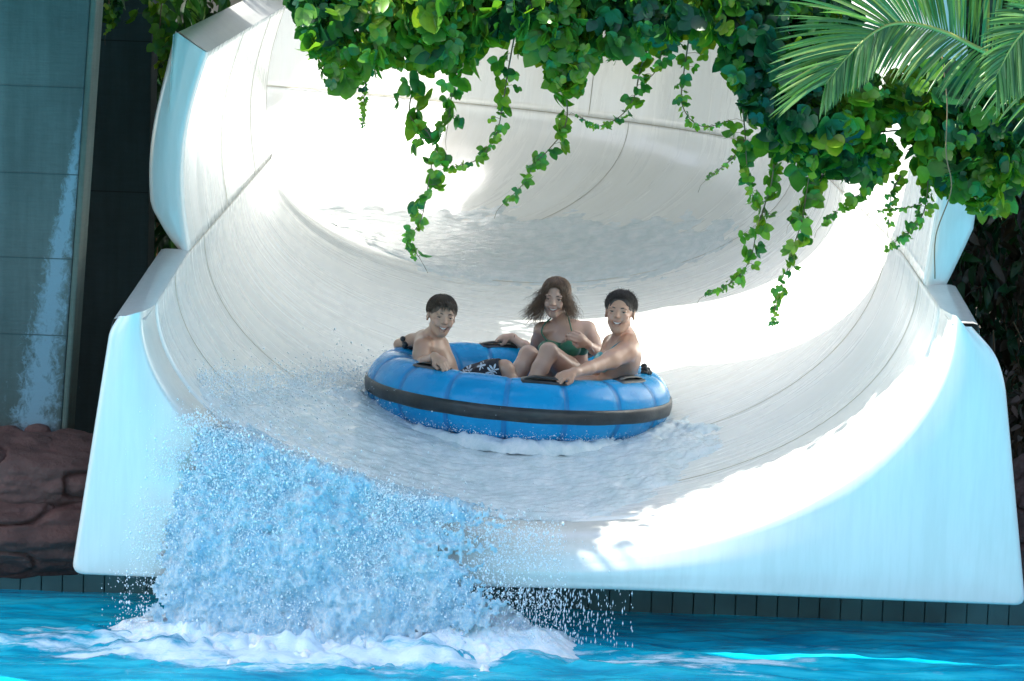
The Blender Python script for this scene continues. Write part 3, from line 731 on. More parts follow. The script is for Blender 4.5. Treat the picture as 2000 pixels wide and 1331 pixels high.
class SDF:
    def __init__(s, lo, hi, h):
        s.lo = np.array(lo, float); s.h = h; s.n = np.ceil((np.array(hi)-s.lo)/h).astype(int)+1
        s.vol = np.full(s.n, 1.0, np.float32)
    def region(s, lo, hi, m):
        a = np.clip(np.floor((np.array(lo)-m-s.lo)/s.h).astype(int), 0, s.n-1); b = np.clip(np.ceil((np.array(hi)+m-s.lo)/s.h).astype(int)+1, 1, s.n)
        sl = tuple(slice(x, y) for x, y in zip(a, b))
        g = np.meshgrid(*[np.arange(x, y)*s.h+o for x, y, o in zip(a, b, s.lo)], indexing='ij')
        return sl, np.stack(g, -1)
    def put(s, sl, d, k):
        d = d.astype(np.float32); v = s.vol[sl]
        if k > 0:
            hh = np.clip(.5+.5*(v-d)/k, 0, 1); s.vol[sl] = v*(1-hh)+d*hh-k*hh*(1-hh)
        else: s.vol[sl] = np.minimum(v, d)
    def cut(s, sl, d, k):
        d = -d.astype(np.float32); v = s.vol[sl]; hh = np.clip(.5-.5*(v-d)/k, 0, 1); s.vol[sl] = v*(1-hh)+d*hh+k*hh*(1-hh)
    def cone(s, p0, p1, r0, r1, k=.02, cut=False):
        p0 = np.array(p0, float); p1 = np.array(p1, float); r = max(r0, r1)
        sl, G = s.region(np.minimum(p0, p1)-r, np.maximum(p0, p1)+r, k+.02)
        d = p1-p0; t = np.clip(((G-p0)@d)/(d@d+1e-12), 0, 1)
        D = np.linalg.norm(G-p0-t[..., None]*d, axis=-1)-(r0+(r1-r0)*t)
        (s.cut if cut else s.put)(sl, D, max(k, 1e-4) if cut else k)
    def ell(s, c, r, R=None, k=.02, cut=False, noise=None):
        c = np.array(c, float); r = np.array(r, float); m = r.max()
        sl, G = s.region(c-m, c+m, k+.02); q = G-c
        if R is not None: q = q @ R
        k0 = np.linalg.norm(q/r, axis=-1); k1 = np.linalg.norm(q/(r*r), axis=-1)+1e-9; D = k0*(k0-1)/k1
        if noise is not None: D = D+noise(G)
        (s.cut if cut else s.put)(sl, D, max(k, 1e-4) if cut else k)
    def chain(s, pts, rad, k=.02):
        for i in range(len(pts)-1): s.cone(pts[i], pts[i+1], rad[i], rad[i+1], k)
    def mesh(s): return surface_nets(s.vol, s.lo, s.h)
def smooth_vf(V, F, it=2, lam=.5):
    E = np.concatenate([F[:, [0, 1]], F[:, [1, 2]], F[:, [2, 3]], F[:, [3, 0]]]); n = len(V)
    for _ in range(it):
        A = np.zeros((n, 3)); c = np.zeros(n)
        for a, b in ((0, 1), (1, 0)):
            for k in range(3): A[:, k] += np.bincount(E[:, a], V[E[:, b], k], n)
            c += np.bincount(E[:, a], minlength=n)
        V = V*(1-lam)+lam*A/np.maximum(c, 1)[:, None]
    return V
def frame(fwd, up=(0, 0, 1)):
    """columns: right(person's left->viewer) x, forward y, up z"""
    f = np.array(fwd, float); f /= np.linalg.norm(f); u = np.array(up, float); x = np.cross(f, u); x /= np.linalg.norm(x); u = np.cross(x, f)
    return np.stack([x, f, u], 1)
def head(S, c, R, sc=1.0, smile=.5, female=False):
    """c = head centre, R columns = right (viewer's left), forward, up"""
    def P(x, y, z): return np.array(c)+R @ (np.array([x, y, z])*sc)
    def E(x, y, z, r, k=.012, cut=False, Q=None): S.ell(P(x, y, z), np.array(r)*sc, R if Q is None else R @ Q, k*sc, cut)
    E(0, -.014, .034, (.072, .092, .076), .01)
    E(0, .022, -.016, (.055, .064, .078), .03)
    E(0, .050, -.086, (.021, .020, .018), .026)                      # chin
    for s in (-1, 1):
        S.cone(P(s*.047, .004, -.052), P(s*.014, .050, -.086), .015*sc, .013*sc, .022*sc)      # jaw
        E(s*.040, .060, -.018, (.018, .016, .014), .016)             # cheek bone
        E(s*.037, .070, -.034, (.013, .011, .012), .012)             # raised smiling cheek
        E(s*.030, .0775, .029, (.022, .009, .006), .010)             # brow
        E(s*.030, .090, .009, (.014, .010, .0080), .008, True)       # eye socket
        E(s*.030, .0735, .0150, (.0165, .0115, .0058), .003)         # upper lid
        E(s*.030, .0725, .0015, (.0155, .0115, .0052), .003)         # lower lid
        E(s*.074, -.008, -.004, (.0085, .017, .029), .006, False, rotm(0, 0, -s*.35))   # ear
        E(s*.083, .000, -.002, (.006, .009, .017), .004, True)
    S.cone(P(0, .078, .018), P(0, .098, -.016), .0070*sc, .0098*sc, .008*sc)
    for s in (-1, 1): E(s*.0100, .089, -.0185, (.007, .008, .006), .005)
    W = .062; n = 9
    lipf = lambda i: 2*abs(i/(n-1)-.5)
    op = .024*smile+.004
    up = [P((i/(n-1)-.5)*W, .0870-.0235*lipf(i)**2, -.0455+.012*lipf(i)**2*smile) for i in range(n)]
    lo = [P((i/(n-1)-.5)*W, .0855-.0220*lipf(i)**2, -.0455+.012*lipf(i)**2*smile-op*(1-lipf(i)**2)-.002) for i in range(n)]
    for i in range(n-1):
        S.cone(up[i], up[i+1], .0036*sc, .0036*sc, .004*sc); S.cone(lo[i], lo[i+1], .0042*sc, .0042*sc, .004*sc)
    for i in range(1, n-1):                                          # open mouth between the lips
        m0 = (up[i]+lo[i])/2; hh = np.linalg.norm(up[i]-lo[i])/2-.0030*sc
        if hh > .0012: S.ell(m0+R@np.array([0, .004, 0])*sc, np.array([.0052*sc, .017*sc, hh+.001]), R, .0015*sc, True)
    S.lids = [(P(s*.030, .082, .012), (.015*sc, .02*sc, .009*sc)) for s in (-1, 1)]
    return P
def eyes_teeth(P, R, sc, parent, M, smile):
    def ball(nm, p, r, m):
        bm = bmesh.new(); bmesh.ops.create_uvsphere(bm, u_segments=16, v_segments=10, radius=r); me = bpy.data.meshes.new(nm); bm.to_mesh(me); bm.free()
        o = link(nm, me, m); o.location = Vector(p); return adopt(o, parent)
    for s in (-1, 1):
        ball('eye', P(s*.030, .0690, .0080), .0117*sc, M['eye']); ball('iris', P(s*.030, .0735, .0080), .0085*sc, M['iris'])
        C = [P(s*(.014+.034*t), .0880-.013*t*t-.002, .0265+.006*math.sin(PI*min(1, t*1.1))-.004*t) for t in np.linspace(0, 1, 8)]
        v, f = tube_vf(C, np.array([.0016, .0030, .0034, .0034, .0030, .0025, .0018, .001])*sc, 6); adopt(mesh('eyebrow', v, f, M['hair']), parent)
        C = [P(s*.030+.0145*u, .0835-.006*u*u, .0118-.0022*u*u) for u in np.linspace(-1, 1, 8)]
        v, f = tube_vf(C, .0011*sc, 5); adopt(mesh('eyelash', v, f, M['iris']), parent)
    n = 11; V = []
    for z in (0, 1):
        for i in range(n):
            u = (i/(n-1)-.5)*2; V.append(P(u*.0245, .0825-.0150*u*u, -.0470+.0100*u*u*smile-z*.0088*(1-.6*u*u)))
    o = mesh('teeth', V, [(i, i+1, n+i+1, n+i) for i in range(n-1)], M['teeth']); md = o.modifiers.new('t', 'SOLIDIFY'); md.thickness = .003; adopt(o, parent)
    bm = bmesh.new(); bmesh.ops.create_uvsphere(bm, u_segments=14, v_segments=8, radius=1); o2 = bpy.data.meshes.new('mouth'); bm.to_mesh(o2); bm.free()
    o = link('mouth_interior', o2, M['mouth']); Q_ = R @ np.diag(np.array([.024, .008, .013*smile+.003])*sc)
    m = Matrix([[*Q_[0], 0], [*Q_[1], 0], [*Q_[2], 0], [0, 0, 0, 1]]); m.translation = Vector(P(0, .066, -.056)); o.matrix_world = m; adopt(o, parent)
def flow_hair(P, n, amax, lift, r, crown=(0, -.45, .9), seed=0, tail=None, jit=.05, wave=.0):
    """strands combed outwards over the skull from the crown. amax(az) end angle; az 0 = forehead, + = viewer's left"""
    cr = np.array(crown, float); cr /= np.linalg.norm(cr); fw = np.array([0, 1., 0]); fw -= cr*(fw@cr); fw /= np.linalg.norm(fw); sd = np.cross(fw, cr); 
    if sd[0] < 0: sd = -sd
    C0 = np.array([0, -.016, .038]); E_ = np.array([.0745, .0935, .0785]); out = []
    for i in range(n):
        az = rng.uniform(-PI, PI); am = amax(az)*rng.uniform(.82, 1.04); a0 = rng.uniform(0, .75)*am; lf = lift*rng.uniform(.3, 1.2); ph = rng.uniform(0, 6); pts = []; k = 8; dz = rng.normal(0, jit)
        for j in range(k+1):
            a = a0+(am-a0)*j/k; z_ = az+dz*j/k+wave*math.sin(ph+a*6); d = cr*math.cos(a)+(fw*math.cos(z_)+sd*math.sin(z_))*math.sin(a)
            pts.append(P(*(C0+d*(E_+lf*(.35+.65*math.sin(PI*j/k*.8))))))
        if tail is not None and a0 < am*.8:
            ex = tail(az, pts[-1], pts[-1]-pts[-2]); pts += ex
        out.append((np.array(pts), r*rng.uniform(.7, 1.2)))
    return out
def hand(S, w, d, nrm, curl=1.2, sc=1.0, thumb=1, spread=.0):
    """fist-like hand : w wrist, d direction of metacarpals, nrm = back-of-hand normal; fingers curl away from nrm"""
    w = np.array(w, float); d = np.array(d, float); d /= np.linalg.norm(d); nrm = np.array(nrm, float); nrm -= d*(nrm@d); nrm /= np.linalg.norm(nrm); s = np.cross(nrm, d)*thumb
    pc = w+d*.045*sc
    R = np.stack([s, d, nrm], 1)
    S.ell(pc, np.array((.037, .046, .017))*sc, R, .012*sc)
    S.cone(w-d*.01, pc, .022*sc, .024*sc, .02*sc)
    lens = [.040, .045, .041, .032]; kn = []
    for i in range(4):
        off = (i-1.5)*.0185*sc
        b = w+d*(.083-.004*abs(i-1.2))*sc-s*off*-1.0
        b = w+d*(.083-.004*abs(i-1.2))*sc+s*(-off)
        dirn = d*math.cos(.35)-nrm*math.sin(.35); p = b; an = curl*.55; pts = [w+d*.05*sc+s*(-off)*.8, b]
        for k, q in enumerate((1., .66, .5)):
            a = curl*(.6+.55*k) if curl > .3 else .15
            dd = d*math.cos(a)-nrm*math.sin(a); p = p+dd*lens[i]*q*sc; pts.append(p)
        S.chain(pts, np.array([.009, .0098, .0088, .0078, .0068])*sc, .0035*sc)
    t0 = w+d*.022*sc+s*.024*sc; t1 = t0+(d*.6+s*.55-nrm*.5)*.034*sc; t2 = t1+(d*.8-s*.25-nrm*.5)*.028*sc; t3 = t2+(d*.6-s*.6-nrm*.3)*.018*sc
    S.chain([t0, t1, t2, t3], np.array([.014, .0105, .0095, .0075])*sc, .008*sc)
def skin_mat():
    t = NT('skin'); a = t.n('ShaderNodeVertexColor', layer_name='Col'); n = t.noise(t.coord('Object'), 90, 5, .6); n2 = t.noise(t.coord('Object'), 14, 4)
    c = t.mix(.25, a.outputs[0], t.ramp(n2, [(.3, (.72, .52, .48)), (.7, (1, 1, 1))]), 'MULTIPLY')
    t.set(Base_Color=c, Roughness=.36, Coat_Weight=.25, Coat_Roughness=.15, Subsurface_Weight=.12, Subsurface_Radius=(.02, .008, .004), Subsurface_Scale=.4)
    t.bump(n, .15, .001); return t.m
M_SKIN = skin_mat()
def body_mesh(S, parent, base, spots=(), name='body'):
    V, F = S.mesh(); V = smooth_vf(V, F, 2, .45); spots = list(spots)+[(c, r, tuple(x*k for x, k in zip(base, (.7, .62, .6))), .4) for c, r in getattr(S, 'lids', [])]
    C = np.tile(np.array(base, float), (len(V), 1))
    for c, r, col, w in spots:
        d = np.linalg.norm((V-np.array(c))/np.array(r), axis=1); k = np.clip(1.2-d, 0, 1)[:, None]*w; k = np.clip(k, 0, 1); C = C*(1-k)+np.array(col)*k
    o = fastmesh(name, V, F, M_SKIN, None, True, C); adopt(o, parent); return o
def hairmat(name, c0, c1):
    t = NT(name); t.set(Base_Color=t.ramp(t.noise(t.coord('Object', (1, 1, .2)), 160, 4), [(.3, c0), (.7, c1)]), Roughness=.38, Specular_IOR_Level=.6)
    t.bump(t.noise(t.coord('Object', (3, 3, .3)), 120, 4), .8, .003); return t.m
def plainm(n, c, r=.4): return plain(n, c, r, var=.05)
M_EYE = plainm('eye white', (.27, .24, .22), .4); M_TEETH = plainm('teeth', (.80, .78, .72), .25); M_MOUTH = plainm('mouth', (.10, .025, .03), .6); M_IRIS = plainm('iris', (.035, .03, .025), .1)
def strandset(name, curves, mat, parent, r0=.0016):
    V = []; F = []; n = 0
    for c, r in curves:
        v, f = tube_vf(c, np.linspace(r, r*.25, len(c)), 4, False); V.append(v); F.append(np.array(f)+n); n += len(v)
    return adopt(fastmesh(name, np.concatenate(V), np.concatenate(F), mat), parent)

# ------------------------------------------------------------------ raft
RR, RT = .660, .155
RC_ = np.array([at(1013, 765, 2.55)[0], 2.55, at(1013, 765, 2.55)[2]])
RROT = np.array((Matrix.Rotation(math.radians(2.7), 3, 'Y') @ Matrix.Rotation(math.radians(.6), 3, 'X')))
def rp(phi, th, dr=0.0, R=RR, pinch=True):
    """raft tube point : phi around (0 = +x, -90 = camera), th around the tube (0 = outside, 90 = top)"""
    seg = 2*PI/16; q = ((phi+seg*.22) % seg)/seg; pin = math.exp(-(min(q, 1-q)/.05)**2)*.006 if pinch else 0
    puff = .006*math.sin(PI*q)
    r = RT-pin+puff+dr; p = np.array([(R+r*math.cos(th))*math.cos(phi), (R+r*math.cos(th))*math.sin(phi), r*math.sin(th)*1.04])
    return RC_+RROT @ p
def rn(phi, th): return RROT @ np.array([math.cos(th)*math.cos(phi), math.cos(th)*math.sin(phi), math.sin(th)])
raft = empty('raft', RC_, 'round bright blue inflatable raft with a black band carrying three riders', 'raft')
def raft_build():
    t = NT('blue vinyl'); v = t.coord('Object'); n = t.noise(v, 4, 5)
    t.set(Base_Color=t.ramp(n, [(.3, (.002, .25, .56)), (.7, (.004, .32, .66))]), Roughness=t.ramp(t.noise(v, 14, 5), [(.3, g3(.16)), (.7, g3(.34))]), Coat_Weight=.1, Coat_Roughness=.2, Specular_IOR_Level=.3)
    t.bump(t.noise(v, 9, 4), .3, .01); MB_ = t.m
    ts = plain('blue weld seam', (.002, .20, .48), .4); tb_ = NT('black rubber'); tb_.set(Base_Color=tb_.ramp(tb_.noise(tb_.coord('Object'), 12, 6), [(.3, (.008, .012, .014)), (.7, (.03, .04, .045))]), Roughness=.35); tb_.bump(tb_.noise(tb_.coord('Object'), 30, 5), .5, .004)
    MBK = tb_.m
    N, K = 384, 48
    P = np.array([[rp(2*PI*i/N, 2*PI*k/K) for k in range(K)] for i in range(N+1)])
    f = gridfaces(N+1, K, True); o = fastmesh('tube', P.reshape(-1, 3), f, MB_); adopt(o, raft)
    for i in range(16):
        ph = (i-.22)*2*PI/16
        rows = np.array([[rp(ph+d, th, .0012+(.0010 if abs(d) < .004 else 0)) for d in (-.017, -.012, 0, .012, .017)] for th in np.linspace(-PI, PI, 49)])
        adopt(fastmesh('weld_seam', rows.reshape(-1, 3), gridfaces(49, 5), ts), raft)
    rows = np.array([[rp(2*PI*i/N, th, dr, pinch=False)+0 for th, dr in ((-.25, .001), (-.22, .008), (-.08, .0105), (.07, .0105), (.18, .008), (.21, .001))] for i in range(N+1)])
    adopt(fastmesh('rubber_band', rows.reshape(-1, 3), gridfaces(N+1, 6), MBK), raft)
    # floor
    V = []; nr = 14
    for j in range(nr+1):
        r = .54*j/nr
        for i in range(64):
            a = 2*PI*i/64; V.append(RC_+RROT@np.array([r*math.cos(a), r*math.sin(a), -.115+.012*math.cos(r*40)]))
    adopt(fastmesh('raft_floor', V, gridfaces(nr+1, 64, True), MB_), raft)
    # handles: patch + webbing loop
    def handle(phi, th, L=.24, yaw=0, lift=.012):
        rows = np.array([[rp(phi+u*L/2/RR*(1), th+w, .006 if abs(u) < .93 and abs(w) < .25 else .001, pinch=False) for w in (-.27, -.22, 0, .22, .27)] for u in np.linspace(-1, 1, 17)])
        rows[[0, -1]] = (rows[[0, -1]]+rows[[0, -1]].mean(1, keepdims=True))/2
        h = adopt(fastmesh('handle', rows.reshape(-1, 3), gridfaces(17, 5)[:, ::-1], MBK), raft)
        C = np.array([rp(phi+u*L*.42/RR, th, .004+lift*max(0, 1-u**4), pinch=False) for u in np.linspace(-1, 1, 17)])
        T = np.gradient(C, axis=0); T /= np.linalg.norm(T, axis=1)[:, None]; Nn = np.array([rn(phi, th)]*17); B = np.cross(T, Nn)
        R_ = np.stack([C-B*.019+Nn*.002, C-B*.019-Nn*.002, C+B*.019-Nn*.002, C+B*.019+Nn*.002], 1)
        g = fastmesh('grip_strap', R_.reshape(-1, 3), gridfaces(17, 4, True), MBK); g.parent = h; g.matrix_parent_inverse = Matrix()
    def ph_of(px, y): 
        return None
    for phi, th in ((-133, 84), (-80, 80), (-33, 82), (101, 96), (60, 100)):
        handle(math.radians(phi), math.radians(th))
    for phi, th in ((166, 96), (-6, 86)):
        c = rp(math.radians(phi), math.radians(th), .004); V = []; F = []; n = 0
        for i in range(26):
            bm = bmesh.new(); bmesh.ops.create_icosphere(bm, subdivisions=2, radius=rng.uniform(.010, .017)); d = rng.normal(0, .010, 3); d[2] = abs(d[2])*2.2
            v_ = np.array([q.co for q in bm.verts])+c+d; F += [tuple(q.index+n for q in fc.verts) for fc in bm.faces]; n += len(v_); V.append(v_); bm.free()
        adopt(mesh('valve_knot', np.concatenate(V), F, MBK), raft)
raft_build()

# ------------------------------------------------------------------ people
def Q(px, py, y): return np.array(at(px, py, y))
def hair_cap(cfn, P, R, sc, parent, mat, cuts, h=.004, ext=(), name='hair', nz=.004, nsc=90):
    c = P(0, 0, 0); S = SDF(c-.17*sc, c+.17*sc, h)
    nf = lambda G: -nz*vnoise(G*nsc, 3)-nz*.6*vnoise(G*nsc*2.3, 5)
    S.ell(P(0, -.016, .038), np.array((.0775, .096, .0805))*sc, R, .0, noise=nf)
    for e, r in ext: S.ell(P(*e), np.array(r)*sc, R, .012*sc, noise=nf)
    for e, r in cuts: S.ell(P(*e), np.array(r)*sc, R, .006*sc, True)
    V, F = S.mesh(); V = smooth_vf(V, F, 1, .3); return adopt(fastmesh(name, V, F, mat), parent)

def boy():
    sc = .97
    e = empty('person', Q(880, 760, 2.5), 'smiling boy with bare torso and dark floral swim shorts at the left of the raft', 'person', 'riders in the raft')
    hc = Q(862, 619, 2.40); S = SDF(Q(862, 619, 2.40)-[.62, .55, .62], hc+[.55, .62, .20], .0042)
    fwd = np.array([.28, -1, -.04]); up = np.array([-.02, 0, 1.]); R = frame(fwd, up); tilt = np.array(Matrix.Rotation(math.radians(8), 3, 'Y')); R = frame(tilt@fwd, tilt@up)
    neck0 = Q(842, 662, 2.50); shR = Q(824, 677, 2.34); shL = Q(828, 661, 2.66); ch = Q(848, 688, 2.50); ab = Q(868, 725, 2.52); pel = Q(885, 760, 2.52)
    Rt = frame((1, -.25, .0), (-.25, 0, 1))
    S.ell(ch, (.125, .078, .10), frame((1, -.35, -.1), (-.2, 0, 1)), .03)         # rib cage  (x = shoulder axis)
    S.ell(ab, (.100, .068, .10), frame((1, -.3, 0)), .05); S.ell(pel, (.115, .085, .09), frame((1, -.2, 0)), .04)
    S.cone(shR+[.01, .01, 0], shL, .045, .045, .03); S.ell((shR+shL)/2+[.01, 0, -.01], (.13, .05, .05), frame((1, 0, 0)), .03)
    S.cone(neck0, Q(856, 640, 2.44), .043, .040, .03); S.cone(Q(834, 664, 2.5), Q(850, 648, 2.47), .05, .036, .03)
    HB = rp(math.radians(-127), math.radians(84), .030); elR = Q(820, 712, 2.30); wrR = HB+np.array([-.040, .02, .022])
    S.chain([shR, (shR+elR)/2, elR], [.045, .041, .034], .02); S.chain([elR, elR*.6+wrR*.4, wrR], [.034, .031, .022], .012)
    hand(S, wrR, HB+np.array([.03, -.05, -.012])-wrR, (-.1, -.35, .9), 1.25, .88, -1)
    elL = Q(781, 674, 2.76); wrL = Q(815, 690, 2.86); S.chain([shL, (shL+elL)/2, elL], [.043, .040, .033], .02); S.chain([elL, wrL], [.033, .024], .012)
    hand(S, wrL, wrL-elL, (0, .3, 1), 1.1, .88, 1)
    for dy, kp, an in ((-.09, (985, 722), (1020, 800)), (.10, (975, 724), (1015, 800))):
        kn = Q(kp[0], kp[1], 2.45+dy); hp = pel+[.05, dy, 0]; ak = Q(an[0], an[1], 2.42+dy)
        S.chain([hp, (hp+kn)/2, kn], [.078, .068, .05], .03); S.chain([kn, kn*.65+ak*.35, ak], [.05, .047, .03], .015); S.cone(ak, ak+[.07, -.06, -.03], .028, .018, .015)
    P = head(S, hc, R, sc, .95)
    sk = (.50, .31, .215)
    body_mesh(S, e, sk, [(P(0, .088, -.052), (.030*sc, .03*sc, .0135*sc), (.33, .10, .095), .8), (P(.045, .062, -.02), (.028,)*3, (.50, .25, .18), .35), (P(-.045, .062, -.02), (.028,)*3, (.50, .25, .18), .35), (P(0, .1, -.015), (.016,)*3, (.50, .25, .18), .4), (shR, (.06, .06, .06), (.40, .17, .12), .5), (elR, (.05,)*3, (.38, .18, .13), .4)])
    H = hairmat('brown hair', (.035, .022, .012), (.11, .07, .04)); M = dict(eye=M_EYE, iris=M_IRIS, hair=H, teeth=M_TEETH, mouth=M_MOUTH)
    eyes_teeth(P, R, sc, e, M, .95)
    hair_cap(None, P, R, sc, e, H, [((0, .100, -.022), (.068, .062, .100)), ((0, -.02, -.125), (.12, .13, .07)), ((.078, .012, -.02), (.025, .028, .040)), ((-.078, .012, -.02), (.025, .028, .040))], nz=.0015)
    cs = flow_hair(P, 1500, lambda a: np.interp(abs(a), [0, .35, .8, 1.2, 1.6, 2.2, PI], [1.72, 1.66, 1.70, 1.85, 2.0, 1.75, 1.55])+.10*math.sin(a*9)*(abs(a) < .9)-.16*math.exp(-((a+.12)/.13)**2), .010, .0016, wave=.03)
    for i in range(70):   # side-swept fringe
        x_ = rng.uniform(-.05, .045); p0 = P(x_, .060+rng.uniform(-.01, .012), .098-abs(x_)*.3); ln = rng.uniform(.030, .052)
        cs.append((spline([p0, P(x_-.006, .0875, .088-abs(x_)*.35), P(x_-.014, .0905-abs(x_)*.25, .096-ln-abs(x_)*.3)], 7), .0018))
    strandset('hair_strands', cs, H, e)
    # swim shorts with a white flower print
    t = NT('floral swim fabric'); vv = t.coord('Object'); vo = t.n('ShaderNodeTexVoronoi', i_Scale=13.0); t.l(vv, vo.inputs['Vector'])
    sub = t.n('ShaderNodeVectorMath', operation='SUBTRACT'); sc_ = t.n('ShaderNodeVectorMath', operation='SCALE'); 
    t.l(vv, sub.inputs[0]); t.l(vo.outputs['Position'], sub.inputs[1]); sp = t.n('ShaderNodeSeparateXYZ'); t.l(sub.outputs[0], sp.inputs[0])
    at2 = t.n('ShaderNodeMath', operation='ARCTAN2'); t.l(sp.outputs['Z'], at2.inputs[0]); t.l(sp.outputs['X'], at2.inputs[1])
    m5 = t.n('ShaderNodeMath', operation='MULTIPLY', i_1=6.0); t.l(at2.outputs[0], m5.inputs[0]); sn = t.n('ShaderNodeMath', operation='SINE'); t.l(m5.outputs[0], sn.inputs[0])
    th_ = t.n('ShaderNodeMath', operation='MULTIPLY_ADD', i_1=.17, i_2=.27); t.l(sn.outputs[0], th_.inputs[0])
    cmp_ = t.n('ShaderNodeMath', operation='LESS_THAN'); t.l(vo.outputs['Distance'], cmp_.inputs[0]); t.l(th_.outputs[0], cmp_.inputs[1])
    c = t.mix(cmp_.outputs[0], (.010, .014, .024), (.55, .66, .75)); t.set(Base_Color=c, Roughness=.7); t.bump(t.noise(vv, 30, 4), .6, .01)
    S2 = SDF(pel-[.2, .25, .2], pel+[.45, .25, .30], .005)
    nf = lambda G: -.005*vnoise(G*18, 3)-.003*vnoise(G*40, 4)
    S2.ell(pel, (.13, .10, .085), frame((1, -.2, 0)), .02, noise=nf)
    for dy, kp in ((-.09, (985, 722)), (.10, (975, 724))):
        kn = Q(kp[0], kp[1], 2.45+dy); hp = pel+[.05, dy, 0]; d = kn-hp; en = hp+d*.90; S2.cone(hp, en, .088, .072, .03)
        for t_ in (.35, .6, .8): S2.ell(hp+d*t_+rng.normal(0, .006, 3), (.083, .08, .082), None, .02, noise=nf)
        S2.ell(kn+d*.16, (.07, .09, .09), None, .004, True)
    V, F = S2.mesh(); adopt(fastmesh('swim_shorts', smooth_vf(V, F, 2), F, t.m), e)
boy()

def girl():
    sc = .95
    e = empty('person', Q(1120, 760, 2.95), 'girl with long windblown hair in a green bikini top in the middle of the raft', 'person', 'riders in the raft')
    hc = Q(1085, 583, 2.90); S = SDF(hc-[.50, .75, .60], hc+[.38, .34, .15], .0042)
    fwd = np.array([-.16, -1, -.10]); up = (.05, -.06, 1.); R = frame(fwd, up)
    nb = Q(1098, 634, 2.97); shR = Q(1058, 645, 2.96); shL = Q(1148, 643, 2.98); ch = Q(1104, 668, 2.97); ab = Q(1114, 712, 2.98); pel = Q(1120, 752, 2.96)
    Rt = frame((-.12, -1, .0), (.02, 0, 1))
    S.ell(ch, (.128, .078, .115), Rt, .03); S.ell(ab, (.100, .068, .11), Rt, .05); S.ell(pel, (.14, .095, .09), Rt, .04)
    S.cone(shR, nb, .040, .038, .03); S.cone(shL, nb, .040, .038, .03); S.cone(nb, Q(1089, 606, 2.93), .040, .038, .025)
    for s, px in ((-1, 1071), (1, 1113)): S.ell(Q(px, 681, 2.885), (.052, .048, .047), None, .02)
    S.cone(nb+[-.02, -.03, -.02], shR+[.02, -.03, -.005], .012, .010, .02); S.cone(nb+[.02, -.03, -.02], shL+[-.02, -.03, -.005], .012, .010, .02)
    HG = rp(math.radians(100), math.radians(93), .030); elR = Q(1043, 688, 3.06); wrR = HG+np.array([.055, -.01, .012]); S.chain([shR, (shR+elR)/2, elR], [.042, .036, .030], .02); S.chain([elR, (elR*.6+wrR*.4), wrR], [.030, .029, .020], .012)
    hand(S, wrR, HG+np.array([-.03, 0, 0])-wrR, (-.1, -.25, 1), 1.2, .90, 1)
    elL = Q(1170, 690, 2.88); wrL = Q(1146, 672, 2.74); S.chain([shL, (shL+elL)/2, elL], [.042, .038, .031], .02); S.chain([elL, (elL*.6+wrL*.4), wrL], [.031, .029, .020], .012)
    hand(S, wrL, Q(1126, 657, 2.70)-wrL, (.2, -1, .4), 1.25, .90, 1)
    for hx, kp, ky, an in ((-.07, (1032, 694), 2.62, (985, 775)), (.05, (1072, 688), 2.54, (1024, 780))):
        kn = Q(kp[0], kp[1], ky); hp = pel+[hx, -.03, 0]; ak = Q(an[0], an[1], ky-.18)
        S.chain([hp, (hp+kn)/2, kn], [.085, .070, .050], .03); S.chain([kn, kn*.65+ak*.35, ak], [.050, .046, .030], .015); S.ell(kn+[0, -.012, .0], (.042, .038, .045), None, .02); S.cone(ak, ak+[-.07, -.10, -.03], .028, .018, .015)
    P = head(S, hc, R, sc, .62, True)
    sk = (.48, .32, .245)
    body_mesh(S, e, sk, [(P(0, .088, -.052), (.030*sc, .03*sc, .0135*sc), (.28, .075, .09), .8), (P(.045, .062, -.02), (.028,)*3, (.50, .25, .18), .35), (P(-.045, .062, -.02), (.028,)*3, (.50, .25, .18), .35)])
    H = hairmat('wavy brown hair', (.045, .025, .013), (.17, .095, .05)); M = dict(eye=M_EYE, iris=M_IRIS, hair=H, teeth=M_TEETH, mouth=M_MOUTH)
    eyes_teeth(P, R, sc, e, M, .62)
    hair_cap(None, P, R, sc, e, H, [((0, .104, -.004), (.066, .066, .104)), ((-.085, .02, -.02), (.022, .036, .045)), ((0, -.02, -.15), (.12, .13, .08))], ext=[((.066, -.02, -.02), (.018, .04, .06)), ((-.055, -.055, -.03), (.026, .035, .06)), ((0, -.07, -.03), (.07, .04, .07))], nz=.002)
    def tail(az, p, d0):
        d = np.array(d0, float); d /= np.linalg.norm(d)+1e-9; left = az > 0; out = []; side = abs(math.sin(az)); q = p.copy()
        if abs(az) < .55: return [] 
        L = rng.uniform(.06, .17)*(1.25 if left else .95); m = 12; ph = rng.uniform(0, 6); am = rng.uniform(.004, .013)*(1.5 if rng.random() < .15 else 1); wind = np.array([(-.70 if left else .30)*rng.uniform(.2, 1.6), .15, -.85])
        ax_ = np.array([.8, .5, .2])
        for k in range(m):
            t = (k+1)/m; d = d*.72+wind*.28; d /= np.linalg.norm(d); q = q+d*L/m; out.append(q+ax_*am*math.sin(ph+t*10)*t)
        return out
    cs = flow_hair(P, 1900, lambda a: np.interp(abs(a), [0, .4, .75, 1.1, 1.6, 2.2, PI], [.78, .98, 1.55, 2.0, 2.05, 1.9, 1.8]) if a > 0 else np.interp(abs(a), [0, .4, .75, 1.1, 1.6, 2.2, PI], [.78, .95, 1.22, 1.55, 1.95, 1.9, 1.8]), .011, .0015, crown=(-.05, .25, 1), tail=tail, wave=.04)
